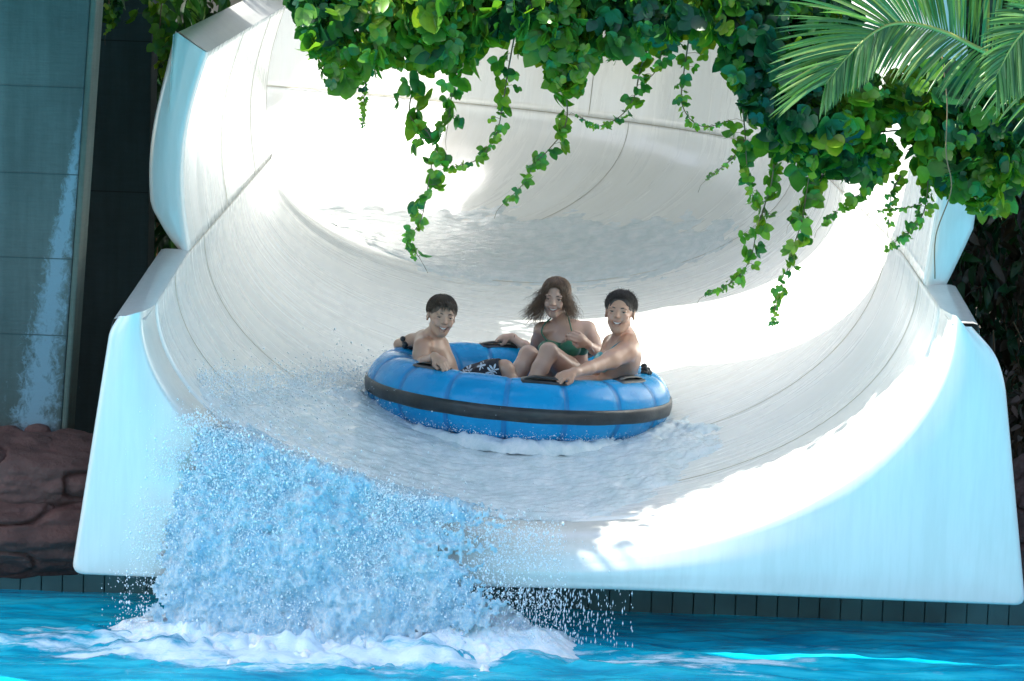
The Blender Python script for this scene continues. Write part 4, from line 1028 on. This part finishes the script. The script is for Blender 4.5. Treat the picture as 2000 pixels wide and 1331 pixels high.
    def wavy(p0, dirs, L, amp, r, n=18):
        p = np.array(p0, float); pts = [p.copy()]; d = np.array(dirs, float); d /= np.linalg.norm(d); ph = rng.uniform(0, 6); a = np.cross(d, (0, 1, 0)); a /= np.linalg.norm(a)+1e-9
        for k in range(n):
            t = k/n; d = d+np.array([0, 0, -.05]); d /= np.linalg.norm(d); p = p+d*L/n; pts.append(p+a*amp*math.sin(ph+t*9)*t+np.array([0, amp*.6*math.cos(ph+t*8)*t, 0]))
        cs.append((np.array(pts), r))
    for i in range(60): wavy(P(.078, rng.uniform(-.04, .03), rng.uniform(-.05, .06)), (-1, rng.normal(0, .3), rng.uniform(-1.1, .05)), rng.uniform(.06, .13), rng.uniform(.008, .018), .0012, 20)
    for i in range(30): wavy(P(-.074, -.035, rng.uniform(-.04, .05)), (1, rng.normal(0, .3), rng.uniform(-1.1, -.35)), rng.uniform(.08, .15), rng.uniform(.008, .016), .0011, 20)
    strandset('hair_strands', cs, H, e)
    # bikini top
    t = NT('green bikini'); t.set(Base_Color=(.006, .115, .062), Roughness=.45, Sheen_Weight=.2); t.bump(t.noise(t.coord('Object', (1, 1, 4)), 40, 3), .4, .004)
    S2 = SDF(ch-[.2, .2, .16], ch+[.2, .16, .1], .004)
    S2.ell(ch+[0, 0, -.02], (.1345, .084, .10), Rt, 0); 
    for px in (1071, 1113): S2.ell(Q(px, 682, 2.885), (.059, .056, .050), None, .012)
    cz = Q(1092, 678, 2.87); S2.ell(cz+[0, -.02, .075], (.05, .12, .058), None, .006, True); S2.ell(cz+[.10, -.02, .10], (.085, .14, .062), None, .01, True); S2.ell(cz+[-.09, -.02, .10], (.085, .14, .062), None, .01, True)
    S2.ell(cz+[0, .2, .10], (.3, .16, .085), None, .004, True)
    S2.ell(cz+[0, 0, -.145], (.4, .4, .10), None, .004, True)
    V, F = S2.mesh(); adopt(fastmesh('bikini_top', smooth_vf(V, F, 2), F, t.m), e)
    for pts in (((1070, 668, 2.868), (1058, 650, 2.885), (1064, 633, 2.915), (1076, 622, 2.935)), ((1120, 662, 2.868), (1115, 640, 2.895), (1110, 620, 2.915), (1106, 612, 2.93))):
        C = spline([Q(*p) for p in pts], 14); v, f = tube_vf(C, .0042, 6); adopt(mesh('bikini_strap', v, f, t.m), e)
    C = [wrR+(elR-wrR)*.12+(.023*(np.array([0, math.cos(a), math.sin(a)]))) for a in np.linspace(0, 2*PI, 20)]; v, f = tube_vf(C, .0022, 5); adopt(mesh('bracelet', v, f, M_IRIS), e)
    S3 = SDF(pel-[.2, .2, .15], pel+[.2, .2, .1], .006); S3.ell(pel+[0, 0, -.01], (.146, .102, .075), Rt, 0); V, F = S3.mesh(); adopt(fastmesh('bikini_bottom', V, F, t.m), e)
    # bead bracelet on the raised arm
    C = [wrL+(elL-wrL)*.35+.030*(math.cos(a)*np.array([0, 1, 0.])+math.sin(a)*np.array([-.6, 0, .8])) for a in np.linspace(0, 2*PI, 22)]; v, f = tube_vf(C, .003, 6); adopt(mesh('bead_bracelet', v, f, plain('beads', (.5, .48, .42), .3, var=.5, bscale=900)), e)
girl()

def woman():
    sc = 1.0
    e = empty('person', Q(1195, 775, 2.45), 'laughing woman with short dark hair and teal halter strap at the right of the raft', 'person', 'riders in the raft')
    hc = Q(1211, 612, 2.40); S = SDF(hc-[.56, .66, .62], hc+[.30, .42, .15], .0042)
    fwd = np.array([-.20, -1, .06]); tilt = np.array(Matrix.Rotation(math.radians(3), 3, 'Y')); R = frame(tilt@fwd, tilt@np.array((0, .02, 1.)))
    nb = Q(1222, 662, 2.46); shN = Q(1218, 690, 2.27); shF = Q(1196, 672, 2.64); ch = Q(1212, 698, 2.46); ab = Q(1208, 740, 2.50); pel = Q(1196, 775, 2.50)
    Rt = frame((-1, -.25, 0), (.12, 0, 1))
    S.ell(ch, (.165, .098, .125), Rt, .03); S.ell(ab, (.135, .092, .12), Rt, .05); S.ell(pel, (.155, .115, .10), Rt, .05)
    S.ell(Q(1228, 690, 2.38), (.062, .09, .085), None, .04)      # shoulder blade
    S.cone(shN+[.02, .02, .01], nb, .052, .042, .04); S.cone(shF, nb, .048, .042, .04); S.cone(nb, Q(1213, 634, 2.43), .049, .047, .03)
    S.cone(Q(1196, 668, 2.42), Q(1204, 648, 2.37), .014, .018, .03)
    HW = rp(math.radians(-72), math.radians(86), .030); elN = Q(1168, 714, 2.10); wrN = HW+np.array([.062, .012, .020]); S.chain([shN, (shN+elN)/2+[0, 0, -.004], elN], [.056, .047, .036], .025); S.chain([elN, elN*.62+wrN*.38, wrN], [.036, .034, .023], .012)
    hand(S, wrN, HW+np.array([-.02, -.03, -.005])-wrN, (.0, -.35, .9), 1.25, 1.0, 1)
    elF = Q(1168, 728, 2.74); wrF = Q(1120, 750, 2.66); S.chain([shF, elF], [.048, .036], .025); S.chain([elF, wrF], [.036, .024], .012); hand(S, wrF, wrF-elF, (0, 0, 1), 1.2, .95, -1)
    for s, dy, kp in ((-1, -.09, (1105, 760)), (1, .10, (1098, 756))):
        kn = Q(kp[0], kp[1], 2.42+dy); hp = pel+[-.03, dy, 0]; ak = Q(1040, 790, 2.4+dy); S.chain([hp, (hp+kn)/2, kn], [.098, .082, .058], .03); S.chain([kn, kn*.6+ak*.4, ak], [.058, .05, .034], .015); S.cone(ak, ak+[-.1, -.02, -.01], .03, .02, .015)
    S.ell(Q(1180, 706, 2.42), (.055, .055, .055), None, .03)
    P = head(S, hc, R, sc, .9)
    sk = (.51, .30, .205)
    body_mesh(S, e, sk, [(P(0, .088, -.052), (.030*sc, .03*sc, .0135*sc), (.33, .10, .10), .8), (P(.045, .062, -.02), (.03,)*3, (.50, .25, .18), .35), (P(-.045, .062, -.02), (.03,)*3, (.50, .25, .18), .35), (P(0, .1, -.015), (.018,)*3, (.50, .25, .18), .4), (nb+[-.03, -.05, 0], (.08,)*3, (.42, .18, .13), .6), (shN, (.07,)*3, (.42, .19, .13), .5)])
    H = hairmat('short dark hair', (.012, .009, .008), (.045, .032, .026)); M = dict(eye=M_EYE, iris=M_IRIS, hair=H, teeth=M_TEETH, mouth=M_MOUTH)
    eyes_teeth(P, R, sc, e, M, .9)
    hair_cap(None, P, R, sc, e, H, [((-.002, .100, -.012), (.065, .062, .098)), ((0, -.01, -.105), (.12, .10, .06)), ((.078, .018, -.02), (.022, .028, .038)), ((-.078, .018, -.02), (.022, .028, .038))], ext=[((0, -.065, -.035), (.050, .033, .042))], nz=.004, nsc=60)
    cs = flow_hair(P, 900, lambda a: np.interp(abs(a), [0, .4, .8, 1.2, 1.6, 2.2, PI], [1.18, 1.22, 1.45, 1.72, 1.85, 1.85, 1.75]), .013, .0017, crown=(0, -.2, 1), jit=.35, wave=.12)
    for i in range(260):
        d = rng.normal(0, 1, 3); d[2] = abs(d[2])+.1; d /= np.linalg.norm(d)
        if d[1] > .6 and d[2] < .7: continue
        base = np.array([0, -.016, .038])+d*np.array([.080, .098, .083]); o_ = d*.5+rng.normal(0, .5, 3)+np.array([0, .1, -.05]); o_ /= np.linalg.norm(o_)
        L = rng.uniform(.012, .026); cs.append((spline([P(*base), P(*(base+o_*L*.6+d*.003)), P(*(base+o_*L))], 5), .0014))
    strandset('hair_tufts', cs, H, e)
    t = NT('teal bikini print'); v = t.coord('Object'); t.set(Base_Color=t.ramp(t.noise(v, 26, 4), [(.35, (.01, .16, .22)), (.5, (.03, .33, .36)), (.62, (.35, .55, .5))]), Roughness=.5)
    for pts in (((1236, 655, 2.44), (1222, 668, 2.37), (1205, 680, 2.325), (1188, 694, 2.34), (1178, 704, 2.36)), ((1236, 655, 2.46), (1241, 668, 2.5), (1238, 690, 2.52))):
        C = spline([Q(*p) for p in pts], 16); T = np.gradient(C, axis=0); T /= np.linalg.norm(T, axis=1)[:, None]; N_ = np.array([.1, -.9, .4]); B = np.cross(T, N_); C = C+np.array([-.012, -.042, .012]); w = np.linspace(.005, .011, 16)[:, None]
        R_ = np.stack([C-B*w+[0, -.003, 0], C+B*w+[0, -.003, 0], C+B*w+[0, .003, 0], C-B*w+[0, .003, 0]], 1); adopt(fastmesh('halter_strap', R_.reshape(-1, 3), gridfaces(16, 4, True), t.m), e)
    S2 = SDF(ch-[.25, .3, .2], ch+[.2, .25, .15], .005); S2.ell(Q(1180, 707, 2.42), (.060, .062, .058), None, 0); V, F = S2.mesh(); adopt(fastmesh('bikini_top', V, F, t.m), e)
    S3 = SDF(pel-[.25, .25, .2], pel+[.25, .25, .2], .006); S3.ell(pel+[.0, 0, .005], (.162, .123, .098), Rt, 0); S3.cone(pel+[-.03, -.09, 0], pel+[-.09, -.10, .01], .104, .092, .02); V, F = S3.mesh(); adopt(fastmesh('bikini_bottom', V, F, t.m), e)
woman()

# ------------------------------------------------------------------ water running down the slide
def make_foamy():
    t = NT('foaming water'); v = t.coord('Object', (1, .35, 1)); n = t.noise(v, 12, 10, .68, .3); f = t.noise(t.coord('Object'), 110, 4, .7)
    c = t.ramp(n, [(.30, (.58, .70, .72)), (.5, (.74, .82, .84)), (.68, (.90, .93, .94))])
    c = t.mix(.35, c, t.ramp(f, [(.35, (.72, .82, .85)), (.62, (1, 1, 1))]), 'MULTIPLY')
    t.set(Base_Color=c, Roughness=.12); t.b.inputs['IOR'].default_value = 1.33
    h = t.n('ShaderNodeMath', operation='ADD'); t.l(n, h.inputs[0]); t.l(f, h.inputs[1]); t.bump(h.outputs[0], .3, .008); return t.m
M_FOAMW = make_foamy()
def sheet(name, s0, s1, ds, L, Rr, H, label, amp=1.0, nv=240, rag=.04):
    ss = np.arange(s0, s1, ds); rows = []
    Ls = np.interp(ss, [a for a, b in L], [b for a, b in L]); Rs = np.interp(ss, [a for a, b in Rr], [b for a, b in Rr]); Hs = np.interp(ss, [a for a, b in H], [b for a, b in H])
    U = np.linspace(0, 1, nv); P = np.zeros((len(ss), nv, 3)); N = np.zeros_like(P); dist = np.zeros((len(ss), nv))
    for i, s in enumerate(ss):
        vs = Ls[i]-.03+(Rs[i]-Ls[i]+.06)*U
        for j, v in enumerate(vs):
            P[i, j] = S_low(s, v); dist[i, j] = min(v-Ls[i], Rs[i]-v)
    a = np.gradient(P, axis=0); b = np.gradient(P, axis=1); N = np.cross(b, a); N /= np.linalg.norm(N, axis=-1, keepdims=True); N *= np.sign(N[..., 2:3])
    n1 = fbm(P*np.array([7, 4, 7]), 4, 1); n2 = fbm(P*40, 3, 9); n3 = fbm(P*14, 3, 4)
    d = dist+rag*n1*.6+.008*n2; k = np.clip(d/.05, -1, 1); k = np.sign(k)*np.abs(k)**.7
    k = k*np.clip((ss-s0)/(ds*4)+.0, .0, 1)[:, None]**.5 if s0 > 1 else k
    h = Hs[:, None]*k*(1+.15*n1)+amp*(.0035*n3+.0022*n2)*np.clip(k, 0, 1)-.006
    P = P+N*h[..., None]
    o = fastmesh(name, P.reshape(-1, 3), gridfaces(len(ss), nv)[:, ::-1], M_FOAMW); tag(o, label, 'water', None, 'structure'); return o
sheet('slide_water', .30, 4.2, .016, [(.3, .13), (1.1, .185), (2.0, .25), (2.7, .32), (3.3, .42), (4.2, .49)], [(.3, .545), (.63, .585), (1.5, .67), (2.2, .66), (3, .60), (4.2, .52)], [(.3, .012), (1.0, .024), (1.6, .042), (2.3, .050), (3.0, .030), (4.2, .0)], 'foaming water round the raft on the slide', 1.2)
sheet('far_slide_water', 5.6, 10.6, .03, [(5.6, .36), (6.4, .30), (7, .30), (8, .33), (10.6, .36)], [(5.6, .66), (6.3, .83), (7.2, .76), (8.2, .68), (9.4, .57), (10.6, .5)], [(5.6, .0), (6.4, .012), (8, .016), (10.6, .02)], 'shallow rippled water on the far bend of the slide', .9, 160, .075)

# ------------------------------------------------------------------ splash over the lip
SPM = NT('splash water'); v_ = SPM.coord('Object'); n_ = SPM.noise(v_, 9, 10, .74, .5); f_ = SPM.noise(SPM.coord('Object', (1, 1, .55)), 75, 6, .8)
c_ = SPM.ramp(n_, [(.32, (.26, .62, .86)), (.5, (.52, .82, .96)), (.64, (.92, .98, 1.0))]); c_ = SPM.mix(.34, c_, SPM.ramp(f_, [(.42, (.30, .64, .88)), (.56, (1, 1, 1))]))
SPM.set(Base_Color=c_, Roughness=.15); SPM.b.inputs['IOR'].default_value = 1.33; SPM.bump(f_, .9, .02)
sp = empty('splash', (-.9, -.4, 0), 'big pale blue splash of water tumbling over the lip of the slide into the pool', 'splash')
def traj(x, t):
    """sheet of water leaving the lip: t 0..1 ; x along the lip"""
    vv = .5+math.asin(max(-.999, min(.999, x/A_)))/PI; p0 = S_low(.42, vv)
    lift = np.interp(x, [-1.5, -1.35, -1.1, -.8, -.4, 0, .2], [.02, .10, .16, .14, .07, .02, 0]); out = np.interp(x, [-1.5, -1.3, -1, -.5, 0, .2], [.06, .10, .17, .17, .10, .05])
    z0 = p0[2]+.02; zz = z0+lift*4*t*(1-t*.55)*(1-t)-z0*t*t*1.02
    e_ = min(1, t/.12); q = max(0, (t-.10)/.90)
    zz = z0+.035+lift*4*t*(1-t)**1.5-(z0+.035)*q**1.7
    return np.array([x-.42*t**.6*np.interp(x, [-1.5, -1.1, -.3], [1, .6, 0]), p0[1]-.47*math.sin(e_*PI/2)-out*q, zz])
xs = np.linspace(-1.42, .05, 300); ts = np.linspace(0, 1, 210)
P = np.array([[traj(x, t) for t in ts] for x in xs]); a = np.gradient(P, axis=0); b = np.gradient(P, axis=1); N = np.cross(a, b); N /= np.linalg.norm(N, axis=-1, keepdims=True); N *= np.where(N[..., 1:2]-N[..., 2:3]*.6 > 0, -1, 1)
n1 = fbm(P*5, 4, 2); n2 = fbm(P*22, 4, 6); n3 = fbm(P*60, 2, 8); ed = np.minimum(1, np.minimum(np.abs(xs+1.42), np.abs(xs-.05))/.22)[:, None]*np.ones(len(ts))
D = .050*n1+.020*n2+.011*n3-.10*(1-ed)**2+.02; P2 = P+N*(D*np.clip(ts*6+.15, 0, 1)[None, :])[..., None]
F_ = gridfaces(len(xs), len(ts)); hole = (fbm(P*13, 3, 12)+.6*n3*.6+.8*ed-.25+.25*np.sin(ts*3)[None, :]).ravel(); hole = hole-np.repeat(np.interp(xs, [-.9, -.4, .1], [0, .35, 1.1]), len(ts))*np.tile(np.interp(ts, [0, .3, .8, 1], [1.1, .9, .7, .2]), len(xs)); keep = (xs[F_[:, 0]//len(ts)] < -.22+.16*fbm(np.stack([0*ts, 0*ts, ts*7], -1), 4, 61)[F_[:, 0] % len(ts)]+.12*n3.ravel()[F_[:, 0]]-.35*np.clip(.35-ts[F_[:, 0] % len(ts)], 0, 1)) & (xs[F_[:, 0]//len(ts)] > -1.36+.05*n2.ravel()[F_[:, 0]])
adopt(fastmesh('falling_sheet', P2.reshape(-1, 3), F_[keep], SPM.m), sp)
# whitewater heaped up where the splash lands
gx, gy = 330, 130; X, Y = np.meshgrid(np.linspace(-2.0, .28, gx), np.linspace(-.62, .34, gy), indexing='ij'); G = np.stack([X, Y, 0*X], -1)
pr = np.interp(X, [-2.0, -1.75, -1.4, -.8, -.25, .05, .28], [0, .35, .8, 1, .85, .4, 0]); m1 = fbm(G*4, 4, 51); m2 = fbm(G*13, 4, 52); m3 = fbm(G*45, 2, 53)
yc = -.06+.05*m1; H_ = pr*(.20*np.exp(-((Y-yc)/np.where(Y < yc, .17, .30))**2))*(1+.35*m1+.22*m2)+.020*np.abs(m2)*pr+.006*m3*pr-.03*(1-np.clip(pr*3, 0, 1))-.035*(np.clip((-.30-Y)/.3, 0, 1))-.012+.03*m2*np.clip((-.22-Y)*4, 0, 1)
G[..., 2] = H_
FM = NT('whitewater'); vv_ = FM.coord('Object'); q1 = FM.noise(vv_, 11, 10, .75, .5); q2 = FM.noise(vv_, 80, 4, .7)
FM.set(Base_Color=FM.mix(.3, FM.ramp(q1, [(.32, (.50, .78, .93)), (.48, (.80, .92, .99)), (.6, (.98, .99, 1))]), FM.ramp(q2, [(.4, (.8, .92, 1)), (.6, (1, 1, 1))]), 'MULTIPLY'), Roughness=.5, Subsurface_Weight=.3, Subsurface_Radius=(.03, .05, .08), Subsurface_Scale=1.0); FM.bump(q1, .5, .02)
adopt(fastmesh('churned_foam', G.reshape(-1, 3), gridfaces(gx, gy)[:, ::-1] if False else gridfaces(gx, gy), FM.m), sp)
# droplets
ico = np.array([(1, 0, 0), (-1, 0, 0), (0, 1, 0), (0, -1, 0), (0, 0, 1), (0, 0, -1)], float)*1.15
icf = np.array([(0, 2, 4), (2, 1, 4), (1, 3, 4), (3, 0, 4), (2, 0, 5), (1, 2, 5), (3, 1, 5), (0, 3, 5)])
M_DROP = NT('water drops').set(Base_Color=(.86, .95, 1.0), Roughness=.15).m
def drops(name, C, r, parent=None, stretch=None, mat=None):
    n = len(C); st = np.ones((n, 3)) if stretch is None else stretch
    V = (ico[None]*r[:, None, None]*st[:, None, :]+C[:, None, :]).reshape(-1, 3); F = (icf[None]+6*np.arange(n)[:, None, None]).reshape(-1, 3)
    o = fastmesh(name, V, F, mat or M_DROP)
    return adopt(o, parent) if parent else o
C = []; R_ = []
n = 80000
x = rng.uniform(-1.46, .10, n)-.0*0; t = rng.uniform(0, 1, n)**.8
B = np.array([traj(a, b) for a, b in zip(x, t)]); dirn = rng.normal(0, 1, (n, 3)); dirn[:, 1] = -np.abs(dirn[:, 1]); mag = rng.exponential(.032, n)*np.where(rng.random(n) < .12, 2.4, 1)
cl = fbm(B*9, 3, 33); keep = cl > -.55+rng.random(n)*.3
B = B+dirn*mag[:, None]; B[:, 2] = np.maximum(B[:, 2], .005); B[:, 1] = np.minimum(B[:, 1], np.where(B[:, 2] < .45, -.06, 9)); r = np.clip(rng.lognormal(-6.55, .55, n), .0007, .0055)*np.clip(1.15-mag*4, .3, 1)
st = np.ones((n, 3)); st[:, 2] = rng.uniform(.8, 2.2, n)
keep &= rng.random(n) < np.interp(x, [-1, -.5, .1], [1, .8, .3])*np.where((x > -.75) & (t < np.interp(x, [-.75, -.4, .1], [.0, .22, .3])), .25, 1)*np.where(t > .8, .6, 1)
o = drops('droplets', B[keep], r[keep], sp, st[keep]); tag(o, kind='stuff')
# drips falling from the lip right of the splash
n = 900; x = rng.choice(np.linspace(-.08, .42, 34), n)+rng.normal(0, .004, n); z = .27*rng.random(n)**.9; B = np.stack([x, rng.uniform(-.03, .02, n), z], -1)
keep = rng.random(n) < np.interp(x, [-.1, .1, .42], [1, .75, .25]); st = np.ones((n, 3)); st[:, 2] = rng.uniform(1.5, 6, n)
dr = tag(drops('lip_drips', B[keep], rng.uniform(.0012, .0030, n)[keep], None, st[keep]), 'thin drips falling from the lip right of the big splash', 'drips', None, 'stuff')
# spray flicked up along the wake left of the raft and round its waterline
n = 5200; s = rng.uniform(.5, 3.2, n); vL = np.interp(s, [.3, 1.1, 2., 2.7, 3.3], [.13, .185, .25, .30, .38]); vv = vL+rng.exponential(.035, n)-.008; B = np.array([S_low(a, b) for a, b in zip(s, vv)]); B[:, 2] += .02+rng.exponential(.035, n)*np.interp(s, [.5, 1.5, 2.6, 3.2], [.6, .7, 1.3, .6]); r1 = np.clip(rng.lognormal(-6.1, .4, n), .001, .006)
n2_ = 2600; ph = rng.uniform(-PI-.3, .35, n2_); rad = RR+RT*rng.uniform(.55, 1.05, n2_); base = RC_[None]+(RROT @ np.stack([rad*np.cos(ph), rad*np.sin(ph), np.full(n2_, -RT*.80)], 0)).T; base[:, 2] += rng.exponential(.016, n2_)*np.where(np.abs(ph+PI) < .8, 3.2, 1); base[:, :2] += rng.normal(0, .035, (n2_, 2)); r2 = np.clip(rng.lognormal(-6.5, .4, n2_), .0007, .004)
tag(drops('wake_spray', np.concatenate([B, base]), np.concatenate([r1, r2])), 'fine spray flicked up beside and under the raft', 'spray', None, 'stuff')
# foam collar round the raft
N_, K_ = 420, 14; V = []
for i in range(N_+1):
    ph = 2*PI*i/N_
    for k in range(K_):
        u = k/(K_-1); rad = RR+RT*(.30+.95*u); p = RC_+RROT @ np.array([rad*math.cos(ph), rad*math.sin(ph), -RT*1.02+.0]); V.append(p)
V = np.array(V).reshape(N_+1, K_, 3); nn = fbm(V*26, 4, 5); n4 = fbm(V*9, 3, 15); u = np.linspace(0, 1, K_)[None, :]
V[..., 2] += .030*np.sin(PI*np.clip(u*1.1, 0, 1))*(1+.5*n4)+.009*nn-.03*u**3*1.3
V[-1] = V[0]
tag(fastmesh('foam_collar', V.reshape(-1, 3), gridfaces(N_+1, K_), M_FOAMW), 'ring of foam where the raft ploughs through the water', 'foam', None, 'stuff')

# ------------------------------------------------------------------ pool water
nx, ny = 560, 420
X, Y = np.meshgrid(np.linspace(-5.5, 5.5, nx), .80-(np.linspace(0, 1, ny)**2.6)*13, indexing='ij'); G = np.stack([X, Y, 0*X], -1)
dsp = np.hypot((X+.95)/1.05, (Y+.22)/.36); churn = np.exp(-dsp**2)
Z = .020*fbm(G*[1.5, 4.5, 1], 4, 21)+.007*fbm(G*[5, 16, 1], 3, 22)+churn*(.07*fbm(G*[4, 6, 1], 4, 23)+.035*np.abs(fbm(G*[11, 13, 1], 3, 24))+.03)
fo = fbm(G*[1.6, 9, 1]+3.7, 5, 25); ff = fbm(G*[9, 30, 1], 4, 26)
foam = 1.5*np.exp(-(dsp/1.05)**2)+.55*fo+.28*ff-.42+.75*np.exp(-(((X-1.25)/.9)**2+((Y+.22)/.16)**2))+.5*np.exp(-(((X-.7)/.8)**2+((Y-.12)/.07)**2))+.35*np.exp(-(((X+2.2)/.5)**2+((Y+.3)/.2)**2))
foam = foam+1.2*np.exp(-(((X+.13)/.06)**2+((Y+.27)/.05)**2))*(ff > -.2)
foam = np.clip(foam*1.3, 0, 1)*np.clip((.55-Y)/.6, 0, 1)
t = NT('pool water'); a = t.n('ShaderNodeVertexColor', layer_name='Col'); sx = t.n('ShaderNodeSeparateColor'); t.l(a.outputs[0], sx.inputs[0])
fn = t.noise(t.coord('Object', (1, 3, 1)), 18, 10, .75, .8); ad = t.n('ShaderNodeMath', operation='ADD'); t.l(sx.outputs[0], ad.inputs[0]); ml = t.n('ShaderNodeMath', operation='MULTIPLY_ADD', i_1=1.3, i_2=-.85); t.l(fn, ml.inputs[0]); t.l(ml.outputs[0], ad.inputs[1])
m_ = t.n('ShaderNodeMapRange', i_1=.12, i_2=.75, i_3=0, i_4=1); t.l(ad.outputs[0], m_.inputs[0])
deep = t.ramp(t.noise(t.coord('Object', (1, 5, 1)), 2.2, 6, .6), [(.32, (.0, .22, .38)), (.5, (.003, .42, .60)), (.7, (.03, .60, .74))])
col_ = t.mix(m_.outputs[0], deep, (.70, .86, .96)); t.set(Base_Color=col_, Roughness=t.ramp(m_.outputs[0], [(0, g3(.05)), (1, g3(.45))]))
t.b.inputs['IOR'].default_value = 1.33; bn = t.noise(t.coord('Object', (1, 2.2, 1)), 7, 6, .6, .4)
hh = t.n('ShaderNodeMath', operation='ADD'); t.l(bn, hh.inputs[0]); t.l(fn, hh.inputs[1]); t.bump(hh.outputs[0], .35, .03)
G[..., 2] = Z*np.clip((.9-Y)*2, .3, 1)
cc = np.zeros((nx*ny, 3)); cc[:, 0] = foam.ravel()
pw = fastmesh('pool_water', G.reshape(-1, 3), gridfaces(nx, ny)[:, ::-1], t.m, None, True, cc); tag(pw, kind='structure')
